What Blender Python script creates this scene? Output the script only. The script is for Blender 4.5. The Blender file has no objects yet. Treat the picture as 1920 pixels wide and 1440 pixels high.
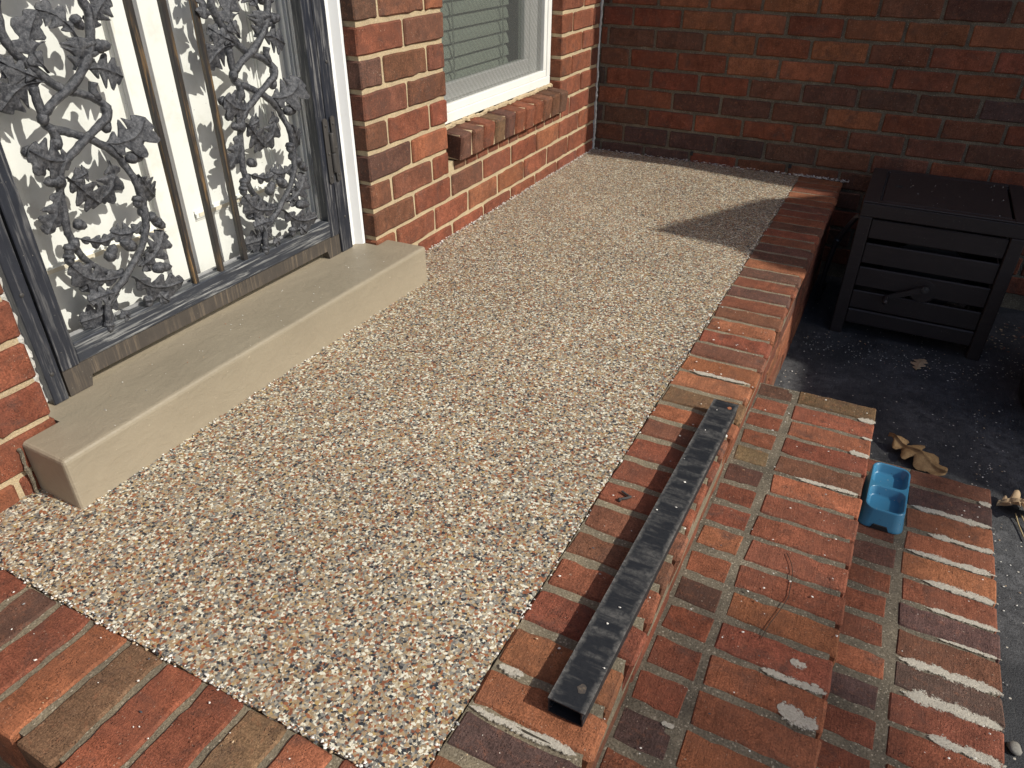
import bpy, bmesh, math, random
from mathutils import Vector, Matrix, noise, Euler

S = bpy.context.scene
COL = S.collection
rnd = random.Random(7)

# ------------------------------------------------------------------ camera, sky, sun, exposure
cam = bpy.data.cameras.new('camera')
cam.lens = 25.902
cam.sensor_width = 36.0
cam.clip_start = 0.02
cam.clip_end = 500
co = bpy.data.objects.new('camera', cam)
Rm = Matrix(((0.889444, -0.247030, 0.384532), (0.457016, 0.471514, -0.754195), (0.004997, 0.846552, 0.532283)))
co.matrix_world = Matrix.Translation((1.2552, -0.0092, 0.8972)) @ Rm.to_4x4()
COL.objects.link(co)
S.camera = co

SUN = Vector((1.0, 0.045, 0.84)).normalized()
elev = math.asin(SUN.z)
azim = math.atan2(SUN.x, SUN.y)
W = bpy.data.worlds.new('World')
S.world = W
W.use_nodes = True
sky = W.node_tree.nodes.new('ShaderNodeTexSky')
sky.sky_type = 'NISHITA'
sky.sun_disc = False
sky.sun_elevation = elev
sky.sun_rotation = azim
sky.dust_density = 2.0
bg = W.node_tree.nodes['Background']
W.node_tree.links.new(sky.outputs[0], bg.inputs[0])
bg.inputs[1].default_value = 0.12

sl = bpy.data.lights.new('sun', 'SUN')
sl.energy = 4.25
sl.angle = math.radians(0.53)
sl.color = (1.0, 0.968, 0.875)
so = bpy.data.objects.new('sun', sl)
so.rotation_euler = SUN.to_track_quat('Z', 'Y').to_euler()
so.location = (4, 1, 6)
COL.objects.link(so)

S.view_settings.view_transform = 'Standard'
S.view_settings.look = 'None'
S.view_settings.exposure = -0.02
S.view_settings.gamma = 1.0
S.view_settings.use_curve_mapping = False
S.render.engine = 'CYCLES'
S.cycles.use_denoising = True
S.cycles.max_bounces = 6

# ------------------------------------------------------------------ materials
class NT:
    def __init__(s, name):
        s.m = bpy.data.materials.new(name)
        s.m.use_nodes = True
        s.t = s.m.node_tree
        s.b = s.t.nodes['Principled BSDF']
    def n(s, typ, **kw):
        nd = s.t.nodes.new(typ)
        for k, v in kw.items():
            setattr(nd, k, v)
        return nd
    def l(s, a, b):
        s.t.links.new(a, b)
    def set(s, nd, **kw):
        for k, v in kw.items():
            nd.inputs[k.replace('_', ' ')].default_value = v
    def coord(s, kind='Object', rand=False):
        tc = s.n('ShaderNodeTexCoord')
        out = tc.outputs[kind]
        if rand:
            oi = s.n('ShaderNodeObjectInfo')
            mu = s.n('ShaderNodeMath', operation='MULTIPLY')
            s.l(oi.outputs['Random'], mu.inputs[0])
            mu.inputs[1].default_value = 37.0
            va = s.n('ShaderNodeVectorMath', operation='ADD')
            s.l(out, va.inputs[0])
            s.l(mu.outputs[0], va.inputs[1])
            out = va.outputs[0]
        return out
    def scale(s, v, sc):
        mp = s.n('ShaderNodeMapping')
        s.l(v, mp.inputs[0])
        mp.inputs['Scale'].default_value = sc
        return mp.outputs[0]
    def noise(s, v, scale, detail=4, rough=0.55, dist=0.0):
        nd = s.n('ShaderNodeTexNoise')
        if v is not None:
            s.l(v, nd.inputs['Vector'])
        s.set(nd, Scale=scale, Detail=detail, Roughness=rough, Distortion=dist)
        return nd.outputs['Fac']
    def ramp(s, f, pts, interp='LINEAR'):
        r = s.n('ShaderNodeValToRGB')
        r.color_ramp.interpolation = interp
        e = r.color_ramp.elements
        while len(e) < len(pts):
            e.new(0.5)
        for el, (p, c) in zip(e, pts):
            el.position = p
            el.color = (c, c, c, 1) if isinstance(c, (int, float)) else (*c, 1)
        s.l(f, r.inputs[0])
        return r.outputs[0]
    def mix(s, f, a, b, mode='MIX'):
        m = s.n('ShaderNodeMix', data_type='RGBA', blend_type=mode)
        for sock, val in ((m.inputs[0], f), (m.inputs[6], a), (m.inputs[7], b)):
            if isinstance(val, (int, float)):
                sock.default_value = val
            elif isinstance(val, tuple):
                sock.default_value = (*val, 1)
            else:
                s.l(val, sock)
        return m.outputs[2]
    def math(s, op, a, b=0.0, clamp=False):
        m = s.n('ShaderNodeMath', operation=op, use_clamp=clamp)
        for sock, val in ((m.inputs[0], a), (m.inputs[1], b)):
            if isinstance(val, (int, float)):
                sock.default_value = val
            else:
                s.l(val, sock)
        return m.outputs[0]
    def bump(s, h, strength=0.5, dist=0.003, prev=None):
        b = s.n('ShaderNodeBump')
        b.inputs['Strength'].default_value = strength
        b.inputs['Distance'].default_value = dist
        s.l(h, b.inputs['Height'])
        if prev is not None:
            s.l(prev, b.inputs['Normal'])
        return b.outputs[0]
    def done(s, col=None, rough=None, nrm=None, spec=None, metal=None):
        for key, val in (('Base Color', col), ('Roughness', rough), ('Specular IOR Level', spec), ('Metallic', metal)):
            if val is None:
                continue
            if isinstance(val, (int, float)):
                s.b.inputs[key].default_value = val
            elif isinstance(val, tuple):
                s.b.inputs[key].default_value = (*val, 1)
            else:
                s.l(val, s.b.inputs[key])
        if nrm is not None:
            s.l(nrm, s.b.inputs['Normal'])
        return s.m

def mat_brick(name, streak_axis, fine=1.0):
    t = NT(name)
    v = t.coord('Object', True)
    oi = t.n('ShaderNodeObjectInfo')
    base = oi.outputs['Color']
    blot = t.noise(v, 9, 5, 0.6, 0.6)
    med = t.noise(v, 42, 6, 0.7)
    grit = t.noise(v, 330, 3, 0.7)
    sc = [26, 26, 26]
    sc[streak_axis] = 260
    streak = t.noise(t.scale(v, tuple(sc)), 1.0, 6, 0.72, 0.5)
    c1 = t.mix(1.0, base, t.ramp(blot, [(0.28, 0.62), (0.72, 1.22)]), 'MULTIPLY')
    c1 = t.mix(1.0, c1, t.ramp(med, [(0.3, 0.7), (0.7, 1.22)]), 'MULTIPLY')
    c1 = t.mix(0.8, c1, t.ramp(grit, [(0.34, 0.5), (0.66, 1.42)]), 'MULTIPLY')
    c1 = t.mix(0.5, c1, t.ramp(streak, [(0.32, 0.62), (0.6, 1.15)]), 'MULTIPLY')
    soot = t.ramp(t.noise(v, 15, 7, 0.68, 0.8), [(0.52, 0.0), (0.72, 0.72)])
    c2 = t.mix(soot, c1, (0.075, 0.05, 0.042))
    fl = t.noise(t.scale(v, (7.5, 3.5, 3.5)), 1.0, 3, 0.55, 0.3)
    flash = t.math('MULTIPLY', t.ramp(fl, [(0.50, 0.0), (0.58, 0.75)]), t.ramp(med, [(0.32, 1.0), (0.66, 0.35)]))
    c2 = t.mix(flash, c2, t.mix(0.42, base, (0.045, 0.033, 0.03)))
    bright = t.ramp(t.noise(v, 75, 5, 0.75), [(0.54, 0.0), (0.72, 0.7)])
    c3 = t.mix(bright, c2, t.mix(0.5, base, (0.40, 0.15, 0.075)))
    pit = t.n('ShaderNodeTexVoronoi')
    t.l(v, pit.inputs['Vector'])
    pit.inputs['Scale'].default_value = 290
    pm = t.ramp(pit.outputs['Distance'], [(0.14, 1.0), (0.34, 0.0)])
    pk = t.math('MULTIPLY', pm, t.ramp(t.noise(v, 48, 4, 0.7), [(0.48, 0.0), (0.66, 0.8)]))
    c4 = t.mix(pk, c3, (0.045, 0.025, 0.02))
    dustm = t.ramp(t.noise(v, 240, 2, 0.5), [(0.70, 0.0), (0.76, 0.65)])
    c5 = t.mix(dustm, c4, (0.5, 0.4, 0.3))
    h = t.math('ADD', t.math('MULTIPLY', grit, 0.42), t.math('MULTIPLY', streak, 0.38))
    h = t.math('ADD', h, t.math('MULTIPLY', med, 0.7))
    h = t.math('SUBTRACT', h, t.math('MULTIPLY', pk, 0.5))
    nb = t.bump(h, 1.0 * fine, 0.0046)
    return t.done(c5, 0.9, nb, 0.25)

M = {}
M['brick_wall'] = mat_brick('brick_sanded', 0, 0.8)
M['brick_floor'] = mat_brick('brick_wirecut', 0, 1.0)

def mat_mortar(name, c, c2, dirt=0.5):
    t = NT(name)
    v = t.coord('Object', True)
    a = t.noise(v, 16, 5, 0.6)
    g = t.noise(v, 260, 4, 0.75)
    col = t.mix(t.ramp(a, [(0.35, 0), (0.65, 1)]), c, c2)
    col = t.mix(dirt, col, t.ramp(g, [(0.3, 0.45), (0.68, 1.3)]), 'MULTIPLY')
    vo = t.n('ShaderNodeTexVoronoi')
    t.l(v, vo.inputs['Vector'])
    vo.inputs['Scale'].default_value = 420
    sp = t.ramp(vo.outputs['Color'], [(0.80, 0.0), (0.92, 0.6)])
    col = t.mix(sp, col, (0.6, 0.52, 0.4))
    h = t.math('ADD', g, t.math('MULTIPLY', a, 0.8))
    return t.done(col, 0.95, t.bump(h, 0.9, 0.004), 0.2)
M['mortar_cream'] = mat_mortar('mortar_cream', (0.60, 0.47, 0.29), (0.50, 0.39, 0.25), 0.45)
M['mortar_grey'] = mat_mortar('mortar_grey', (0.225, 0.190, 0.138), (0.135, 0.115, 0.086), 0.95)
M['mortar_joint'] = mat_mortar('mortar_sandy', (0.30, 0.25, 0.17), (0.19, 0.16, 0.115), 0.8)
M['mortar_white'] = mat_mortar('mortar_white', (0.68, 0.62, 0.50), (0.56, 0.51, 0.42), 0.6)
M['caulk'] = mat_mortar('caulk_white', (0.72, 0.71, 0.67), (0.55, 0.54, 0.5), 0.25)

def mat_smear():
    t = NT('bonded_mortar_smear')
    v = t.coord('Object', True)
    at = t.n('ShaderNodeAttribute')
    at.attribute_name = 'edge'
    g = t.noise(v, 260, 5, 0.75)
    n2 = t.noise(v, 75, 5, 0.7)
    col = t.mix(t.ramp(n2, [(0.35, 0), (0.65, 1)]), (0.60, 0.55, 0.455), (0.47, 0.43, 0.36))
    col = t.mix(0.6, col, t.ramp(g, [(0.3, 0.6), (0.68, 1.2)]), 'MULTIPLY')
    lim = t.math('ADD', t.math('ADD', t.math('MULTIPLY', n2, 1.7), t.math('MULTIPLY', g, 1.5)), -0.80)
    a = t.ramp(t.math('SUBTRACT', lim, t.math('MULTIPLY', at.outputs['Fac'], 0.85)), [(0.26, 0.0), (0.50, 0.9)])
    t.l(a, t.b.inputs['Alpha'])
    return t.done(col, 0.95, t.bump(t.math('ADD', g, n2), 0.7, 0.003), 0.2)
M['smear'] = mat_smear()

def mat_chips():
    t = NT('stone_chip_floor')
    v = t.coord('Object')
    wob = t.n('ShaderNodeTexNoise')
    t.l(v, wob.inputs['Vector'])
    t.set(wob, Scale=280.0, Detail=2.0)
    vm = t.n('ShaderNodeVectorMath', operation='SCALE')
    t.l(wob.outputs['Color'], vm.inputs[0])
    vm.inputs['Scale'].default_value = 0.0045
    va = t.n('ShaderNodeVectorMath', operation='ADD')
    t.l(v, va.inputs[0])
    t.l(vm.outputs[0], va.inputs[1])
    vv = va.outputs[0]
    pal = [(0.0, (0.75, 0.715, 0.575)), (0.125, (0.51, 0.44, 0.31)), (0.215, (0.385, 0.272, 0.15)), (0.355, (0.315, 0.24, 0.148)),
           (0.455, (0.35, 0.325, 0.265)), (0.535, (0.245, 0.232, 0.20)), (0.625, (0.145, 0.143, 0.134)), (0.70, (0.32, 0.125, 0.058)), (0.785, (0.225, 0.086, 0.045)),
           (0.835, (0.031, 0.034, 0.040)), (0.94, (0.08, 0.075, 0.066)), (0.98, (0.43, 0.30, 0.12))]
    def layer(scale, vec):
        vo = t.n('ShaderNodeTexVoronoi', voronoi_dimensions='3D', distance='EUCLIDEAN')
        t.l(vec, vo.inputs['Vector'])
        vo.inputs['Scale'].default_value = scale
        sp = t.n('ShaderNodeSeparateColor')
        t.l(vo.outputs['Color'], sp.inputs[0])
        return t.ramp(sp.outputs[0], pal, 'CONSTANT'), sp.outputs[1], sp.outputs[2], vo.outputs['Distance']
    ca, fa, ha, da = layer(272, vv)
    cb, fb, hb, db = layer(212, t.scale(vv, (1.25, 0.9, 1)))
    cc, fc, hc, dc = layer(170, t.scale(vv, (0.85, 1.2, 1)))
    mb = t.math('GREATER_THAN', fb, 0.55)
    mc = t.math('GREATER_THAN', fc, 0.68)
    mc = t.math('MULTIPLY', mc, t.math('LESS_THAN', dc, 0.55))
    mb = t.math('MULTIPLY', mb, t.math('LESS_THAN', db, 0.58))
    col = t.mix(mc, t.mix(mb, ca, cb), cc)
    hh = t.math('ADD', t.math('MULTIPLY', ha, 0.4), t.math('ADD', t.math('MULTIPLY', mb, t.math('ADD', hb, 0.3)), t.math('MULTIPLY', mc, t.math('ADD', hc, 0.8))))
    grain = t.noise(v, 500, 3, 0.6)
    big = t.noise(v, 2.3, 3, 0.5)
    col = t.mix(1.0, col, t.ramp(grain, [(0.3, 0.82), (0.7, 1.12)]), 'MULTIPLY')
    col = t.mix(1.0, col, t.ramp(big, [(0.3, 0.9), (0.7, 1.08)]), 'MULTIPLY')
    h = t.math('ADD', hh, t.math('MULTIPLY', grain, 0.25))
    nb = t.bump(h, 0.55, 0.0016)
    return t.done(col, 0.55, nb, 0.35)
M['chips'] = mat_chips()

def mat_sill():
    t = NT('painted_concrete_tan')
    v = t.coord('Object')
    a = t.noise(v, 5, 4, 0.6)
    st = t.noise(t.scale(v, (34, 17, 34)), 1.0, 6, 0.7, 1.0)
    g = t.noise(v, 190, 4, 0.65)
    col = t.mix(t.ramp(a, [(0.3, 0), (0.7, 1)]), (0.240, 0.204, 0.146), (0.282, 0.240, 0.173))
    col = t.mix(0.5, col, t.ramp(st, [(0.3, 0.90), (0.7, 1.08)]), 'MULTIPLY')
    sc1_ = t.ramp(t.noise(t.scale(v, (26, 9, 26)), 1.0, 7, 0.78, 1.6), [(0.58, 0.0), (0.72, 0.35)])
    col = t.mix(sc1_, col, (0.17, 0.145, 0.11))
    sc2_ = t.ramp(t.noise(t.scale(v, (90, 14, 60)), 1.0, 5, 0.75, 2.2), [(0.66, 0.0), (0.72, 0.4)])
    col = t.mix(sc2_, col, (0.40, 0.345, 0.26))
    geo = t.n('ShaderNodeNewGeometry')
    edge = t.ramp(geo.outputs['Pointiness'], [(0.53, 0.0), (0.60, 0.5)])
    col = t.mix(edge, col, (0.45, 0.37, 0.27))
    spk = t.ramp(t.noise(v, 150, 2), [(0.74, 0.0), (0.78, 0.8)])
    col = t.mix(spk, col, (0.6, 0.5, 0.38))
    h = t.math('ADD', t.math('MULTIPLY', st, 1.0), t.math('MULTIPLY', g, 0.35))
    h = t.math('ADD', h, t.math('MULTIPLY', t.noise(v, 38, 3), 0.8))
    return t.done(col, 0.5, t.bump(h, 0.5, 0.0035), 0.4)
M['sill'] = mat_sill()

def mat_asphalt():
    t = NT('sealed_asphalt')
    v = t.coord('Object')
    g = t.noise(v, 240, 4, 0.7)
    a = t.noise(v, 3.2, 6, 0.65, 0.5)
    b = t.noise(v, 34, 7, 0.8, 0.6)
    dust = t.math('MULTIPLY', t.ramp(a, [(0.36, 0.12), (0.66, 1)]), t.ramp(b, [(0.35, 0.05), (0.66, 0.95)]))
    col = t.mix(dust, (0.021, 0.022, 0.025), (0.15, 0.15, 0.153))
    col = t.mix(0.8, col, t.ramp(g, [(0.3, 0.55), (0.7, 1.5)]), 'MULTIPLY')
    scr = t.ramp(t.noise(t.scale(v, (170, 16, 10)), 1.0, 4, 0.7, 1.2), [(0.60, 0.0), (0.74, 0.6)])
    col = t.mix(scr, col, (0.20, 0.19, 0.175))
    spk = t.n('ShaderNodeTexVoronoi')
    t.l(v, spk.inputs['Vector'])
    spk.inputs['Scale'].default_value = 85
    sp = t.n('ShaderNodeSeparateColor')
    t.l(spk.outputs['Color'], sp.inputs[0])
    sm = t.math('MULTIPLY', t.math('GREATER_THAN', sp.outputs[0], 0.93), t.ramp(spk.outputs['Distance'], [(0.16, 1.0), (0.24, 0.0)]))
    col = t.mix(sm, col, (0.55, 0.5, 0.42))
    h = t.math('ADD', g, t.math('MULTIPLY', b, 0.8))
    return t.done(col, t.ramp(b, [(0.3, 0.5), (0.7, 0.85)]), t.bump(h, 0.8, 0.004), 0.4)
M['asphalt'] = mat_asphalt()

def mat_iron():
    t = NT('weathered_black_iron')
    v = t.coord('Object', True)
    a = t.noise(v, 120, 6, 0.8, 0.3)
    g = t.noise(v, 420, 4, 0.7)
    col = t.mix(t.ramp(a, [(0.40, 0.0), (0.66, 1.0)]), (0.013, 0.015, 0.022), (0.130, 0.130, 0.138))
    col = t.mix(0.85, col, t.ramp(g, [(0.3, 0.55), (0.7, 1.4)]), 'MULTIPLY')
    h = t.math('ADD', g, t.math('MULTIPLY', a, 2.2))
    return t.done(col, 0.40, t.bump(h, 0.8, 0.0013), 0.6)
M['iron'] = mat_iron()

def mat_paintmetal(name, axis, base, worn, amount=0.5, rough=0.42):
    t = NT(name)
    v = t.coord('Object', True)
    sc = [150, 150, 150]
    sc[axis] = 7
    a = t.noise(t.scale(v, tuple(sc)), 1.0, 6, 0.7, 0.25)
    big = t.noise(v, 7, 4, 0.6)
    f = t.math('MULTIPLY', t.ramp(a, [(0.50, 0.0), (0.62, 1.0)]), t.ramp(big, [(0.38, 0.06), (0.62, 1.0)]))
    f = t.math('MULTIPLY', f, amount)
    b2 = t.mix(t.noise(v, 30, 4, 0.6), tuple(x * 0.75 for x in base), tuple(x * 1.3 for x in base))
    col = t.mix(f, b2, worn)
    sp = t.ramp(t.noise(v, 260, 2), [(0.73, 0), (0.77, 0.5)])
    col = t.mix(sp, col, (0.4, 0.37, 0.32))
    return t.done(col, t.math('ADD', t.math('MULTIPLY', f, 0.3), rough), t.bump(t.math('ADD', a, t.math('MULTIPLY', t.noise(v, 300, 3), 0.4)), 0.35, 0.0012), 0.5)
NAVY = (0.019, 0.022, 0.031)
M['door_v'] = mat_paintmetal('door_frame_paint_upright', 2, NAVY, (0.30, 0.29, 0.28), 0.6)
M['door_h'] = mat_paintmetal('door_frame_paint_level', 1, (0.032, 0.036, 0.046), (0.33, 0.33, 0.32), 0.9)
M['bar'] = mat_paintmetal('worn_door_bar', 2, (0.030, 0.027, 0.026), (0.26, 0.155, 0.06), 1.0)
M['sweep'] = mat_paintmetal('rusty_sweep', 2, (0.06, 0.05, 0.042), (0.19, 0.145, 0.10), 0.8, 0.6)
M['hinge'] = mat_paintmetal('hinge_iron', 2, (0.045, 0.042, 0.040), (0.12, 0.10, 0.08), 0.6, 0.6)
M['cabinet'] = mat_paintmetal('dark_brown_painted_metal', 0, (0.024, 0.0185, 0.018), (0.06, 0.048, 0.044), 0.3, 0.5)
M['black_plastic'] = mat_paintmetal('black_plastic', 0, (0.018, 0.018, 0.021), (0.06, 0.06, 0.06), 0.4, 0.4)
M['hub'] = mat_paintmetal('dark_blue_plastic', 0, (0.013, 0.015, 0.022), (0.06, 0.06, 0.08), 0.3, 0.4)
M['silver'] = mat_paintmetal('dull_bolt', 0, (0.3, 0.3, 0.3), (0.5, 0.5, 0.5), 0.5, 0.35)

def mat_white(name, c=(0.80, 0.80, 0.76), dirt=0.5, rough=0.4):
    t = NT(name)
    v = t.coord('Object')
    a = t.noise(v, 11, 6, 0.7)
    g = t.noise(v, 70, 3, 0.6)
    col = t.mix(t.math('MULTIPLY', t.ramp(a, [(0.52, 0), (0.75, 1)]), dirt), c, (c[0] * 0.72, c[1] * 0.70, c[2] * 0.62))
    sp = t.ramp(t.noise(v, 105, 2), [(0.735, 0), (0.775, 0.7)])
    col = t.mix(sp, col, (0.28, 0.26, 0.23))
    return t.done(col, rough, t.bump(g, 0.12, 0.001), 0.4)
M['white_door'] = mat_white('white_door_paint', (0.78, 0.785, 0.735), 0.6)
M['white_trim'] = mat_white('white_trim_paint', (0.83, 0.83, 0.82), 0.25)
M['cream_trim'] = mat_white('aged_bead_paint', (0.72, 0.66, 0.52), 0.5)
M['white_vinyl'] = mat_white('white_window_vinyl', (0.80, 0.79, 0.75), 0.3)
M['blind'] = mat_white('blind_slat_paint', (0.70, 0.71, 0.66), 0.1)
M['tape'] = mat_white('blind_cord_tape', (0.45, 0.46, 0.43), 0.1)

def mat_channel():
    t = NT('scuffed_black_channel')
    v = t.coord('Object')
    sx = t.n('ShaderNodeSeparateXYZ')
    t.l(v, sx.inputs[0])
    ax = t.math('ABSOLUTE', sx.outputs[0])
    n1 = t.noise(t.scale(v, (9, 52, 9)), 1.0, 5, 0.6, 0.4)
    n2 = t.noise(v, 130, 5, 0.75, 0.4)
    edge = t.math('ADD', ax, t.math('MULTIPLY', t.math('SUBTRACT', n1, 0.5), 0.017))
    em = t.ramp(edge, [(0.0, 0.0), (0.0200, 0.04), (0.0245, 0.55), (0.03, 1.0)])
    # the dusty bands run across the bar where something lay on it
    bd = t.ramp(n1, [(0.38, 0.42), (0.54, 0.04)])
    f = t.math('MAXIMUM', em, bd)
    f = t.math('MULTIPLY', f, t.ramp(n2, [(0.34, 0.15), (0.62, 1.0)]))
    scr = t.ramp(t.noise(t.scale(v, (20, 260, 20)), 1.0, 3, 0.7, 2.0), [(0.70, 0), (0.76, 0.35)])
    f = t.math('MAXIMUM', f, scr)
    f = t.math('MULTIPLY', f, t.ramp(sx.outputs[2], [(0.0262, 0.12), (0.0284, 1.0)]))
    col = t.mix(f, (0.013, 0.015, 0.019), (0.30, 0.285, 0.26))
    return t.done(col, t.math('ADD', t.math('MULTIPLY', f, 0.35), 0.5), t.bump(t.math('ADD', n2, n1), 0.4, 0.0016), 0.22)
M['channel'] = mat_channel()

def mat_bowl():
    t = NT('blue_pet_bowl_plastic')
    v = t.coord('Object')
    g = t.noise(v, 60, 4, 0.7)
    col = t.mix(t.ramp(g, [(0.5, 0), (0.8, 0.3)]), (0.048, 0.205, 0.345), (0.11, 0.24, 0.34))
    sp = t.ramp(t.noise(v, 210, 2), [(0.73, 0), (0.77, 0.9)])
    sp2 = t.ramp(t.noise(v, 150, 2), [(0.25, 0.8), (0.30, 0.0)])
    col = t.mix(sp, col, (0.6, 0.55, 0.45))
    col = t.mix(sp2, col, (0.03, 0.035, 0.035))
    return t.done(col, 0.32, t.bump(g, 0.08, 0.001), 0.5)
M['bowl'] = mat_bowl()

def mat_deadleaf(name, c, c2):
    t = NT(name)
    v = t.coord('Object', True)
    a = t.noise(v, 40, 5, 0.6)
    g = t.noise(v, 260, 3, 0.6)
    col = t.mix(t.ramp(a, [(0.3, 0), (0.7, 1)]), c, c2)
    col = t.mix(0.5, col, t.ramp(g, [(0.3, 0.6), (0.7, 1.3)]), 'MULTIPLY')
    return t.done(col, 0.7, t.bump(a, 0.5, 0.002), 0.3)
M['leaf_brown'] = mat_deadleaf('dead_leaf_brown', (0.22, 0.125, 0.052), (0.40, 0.255, 0.12))
M['leaf_tan'] = mat_deadleaf('dead_leaf_tan', (0.36, 0.25, 0.15), (0.5, 0.36, 0.22))
M['straw'] = mat_deadleaf('straw_stem', (0.5, 0.40, 0.22), (0.4, 0.3, 0.15))
M['wire'] = mat_deadleaf('dark_fibre', (0.03, 0.022, 0.018), (0.05, 0.04, 0.03))
M['pebble'] = mat_deadleaf('pebble_stone', (0.17, 0.16, 0.14), (0.25, 0.235, 0.205))
for nm, c in (('chip_white', (0.78, 0.75, 0.68)), ('chip_tan', (0.5, 0.36, 0.22)), ('chip_grey', (0.3, 0.3, 0.29)), ('chip_dark', (0.06, 0.065, 0.075)), ('chip_rust', (0.32, 0.12, 0.06))):
    t = NT(nm)
    M[nm] = t.done(t.mix(t.noise(t.coord('Object'), 300, 2), tuple(x * 0.85 for x in c), tuple(min(1, x * 1.15) for x in c)), 0.6, None, 0.35)

def mat_glass():
    t = NT('window_glass')
    t.b.inputs['Base Color'].default_value = (0.80, 0.86, 0.82, 1)
    t.b.inputs['Roughness'].default_value = 0.02
    gl = t.n('ShaderNodeBsdfGlossy')
    gl.inputs['Roughness'].default_value = 0.02
    tr = t.n('ShaderNodeBsdfTransparent')
    tr.inputs['Color'].default_value = (0.84, 0.87, 0.835, 1)
    lw = t.n('ShaderNodeLayerWeight')
    lw.inputs['Blend'].default_value = 0.5
    fz = t.math('ADD', t.math('MULTIPLY', t.math('POWER', lw.outputs['Facing'], 5.0), 0.9), 0.02)
    mx = t.n('ShaderNodeMixShader')
    t.l(fz, mx.inputs[0])
    t.l(tr.outputs[0], mx.inputs[1])
    t.l(gl.outputs[0], mx.inputs[2])
    t.l(mx.outputs[0], t.t.nodes['Material Output'].inputs[0])
    return t.m
M['glass'] = mat_glass()

def mat_screen():
    t = NT('insect_screen_mesh')
    df = t.n('ShaderNodeBsdfDiffuse')
    df.inputs['Color'].default_value = (0.12, 0.125, 0.12, 1)
    tr = t.n('ShaderNodeBsdfTransparent')
    mx = t.n('ShaderNodeMixShader')
    v = t.coord('Object')
    wv = t.n('ShaderNodeTexWave', wave_type='BANDS', bands_direction='DIAGONAL')
    t.l(v, wv.inputs['Vector'])
    t.set(wv, Scale=26.0, Distortion=1.5, Detail=1.0)
    f = t.math('ADD', t.math('MULTIPLY', wv.outputs['Fac'], 0.05), 0.30)
    t.l(f, mx.inputs[0])
    t.l(tr.outputs[0], mx.inputs[1])
    t.l(df.outputs[0], mx.inputs[2])
    t.l(mx.outputs[0], t.t.nodes['Material Output'].inputs[0])
    return t.m
M['screen'] = mat_screen()
def plain(name, c, rough=0.8):
    t = NT(name)
    return t.done(t.mix(t.noise(t.coord('Object'), 12, 4), tuple(x * 0.8 for x in c), tuple(x * 1.2 for x in c)), rough, None, 0.3)
M['dark_void'] = plain('dark_interior', (0.03, 0.03, 0.03))
M['roof'] = plain('grey_shingle', (0.12, 0.11, 0.10))
M['caster_finish'] = plain('shadow_caster_pale', (0.35, 0.34, 0.32))  # finish of the unseen slab added to cast the pointed shadow

# ------------------------------------------------------------------ object helpers
ORG = {}
def link(o):
    COL.objects.link(o)
    return o
def thing(name, label, cat, loc, group=None):
    o = link(bpy.data.objects.new(name, None))
    o.empty_display_size = 0.05
    o.location = loc
    ORG[o] = Vector(loc)
    o['label'] = label
    o['category'] = cat
    if group:
        o['group'] = group
    return o
def put(name, me, parent=None, loc=(0, 0, 0), rot=(0, 0, 0), scale=(1, 1, 1), color=None):
    o = link(bpy.data.objects.new(name, me))
    p = Vector(loc)
    ORG[o] = p.copy()
    if parent is not None:
        o.parent = parent
        p = p - ORG[parent]
    o.location = p
    o.rotation_euler = rot
    o.scale = scale
    if color:
        o.color = (*color, 1)
    return o
def mesh(bm, name, mat, smooth=False):
    bmesh.ops.recalc_face_normals(bm, faces=bm.faces)
    me = bpy.data.meshes.new(name)
    bm.to_mesh(me)
    bm.free()
    for m in (mat if isinstance(mat, (list, tuple)) else [mat]):
        me.materials.append(m)
    if smooth:
        for p in me.polygons:
            p.use_smooth = True
    return me
def structure(o):
    o['kind'] = 'structure'
    return o
def stuff(o):
    o['kind'] = 'stuff'
    return o
def box(bm, x0, x1, y0, y1, z0, z1):
    vs = [bm.verts.new((x, y, z)) for x in (x0, x1) for y in (y0, y1) for z in (z0, z1)]
    for f in ((0, 1, 3, 2), (4, 6, 7, 5), (0, 4, 5, 1), (2, 3, 7, 6), (0, 2, 6, 4), (1, 5, 7, 3)):
        bm.faces.new([vs[i] for i in f])
    return vs
def bevel_all(bm, w, seg=1, ang=0.5):
    es = [e for e in bm.edges if len(e.link_faces) == 2 and e.calc_face_angle(0) > ang]
    bmesh.ops.bevel(bm, geom=es, offset=w, segments=seg, profile=0.5, affect='EDGES')
def boxmesh(name, mat, dims, bev=0.0, seg=1):
    bm = bmesh.new()
    box(bm, *dims)
    if bev:
        bmesh.ops.recalc_face_normals(bm, faces=bm.faces)
        bevel_all(bm, bev, seg)
    return mesh(bm, name, mat)
def part_box(name, mat, parent, dims, bev=0.0, seg=1):
    """a bevelled box given in world coordinates, its own origin at its centre"""
    x0, x1, y0, y1, z0, z1 = dims
    c = ((x0 + x1) / 2, (y0 + y1) / 2, (z0 + z1) / 2)
    me = boxmesh(name, mat, (x0 - c[0], x1 - c[0], y0 - c[1], y1 - c[1], z0 - c[2], z1 - c[2]), bev, seg)
    return put(name, me, parent, c)
def recentre(bm):
    n = len(bm.verts)
    c = sum((v.co for v in bm.verts), Vector()) / n
    for v in bm.verts:
        v.co -= c
    return c
def part_bm(name, bm, mat, parent, smooth=False):
    c = recentre(bm)
    return put(name, mesh(bm, name, mat, smooth), parent, c)
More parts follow.
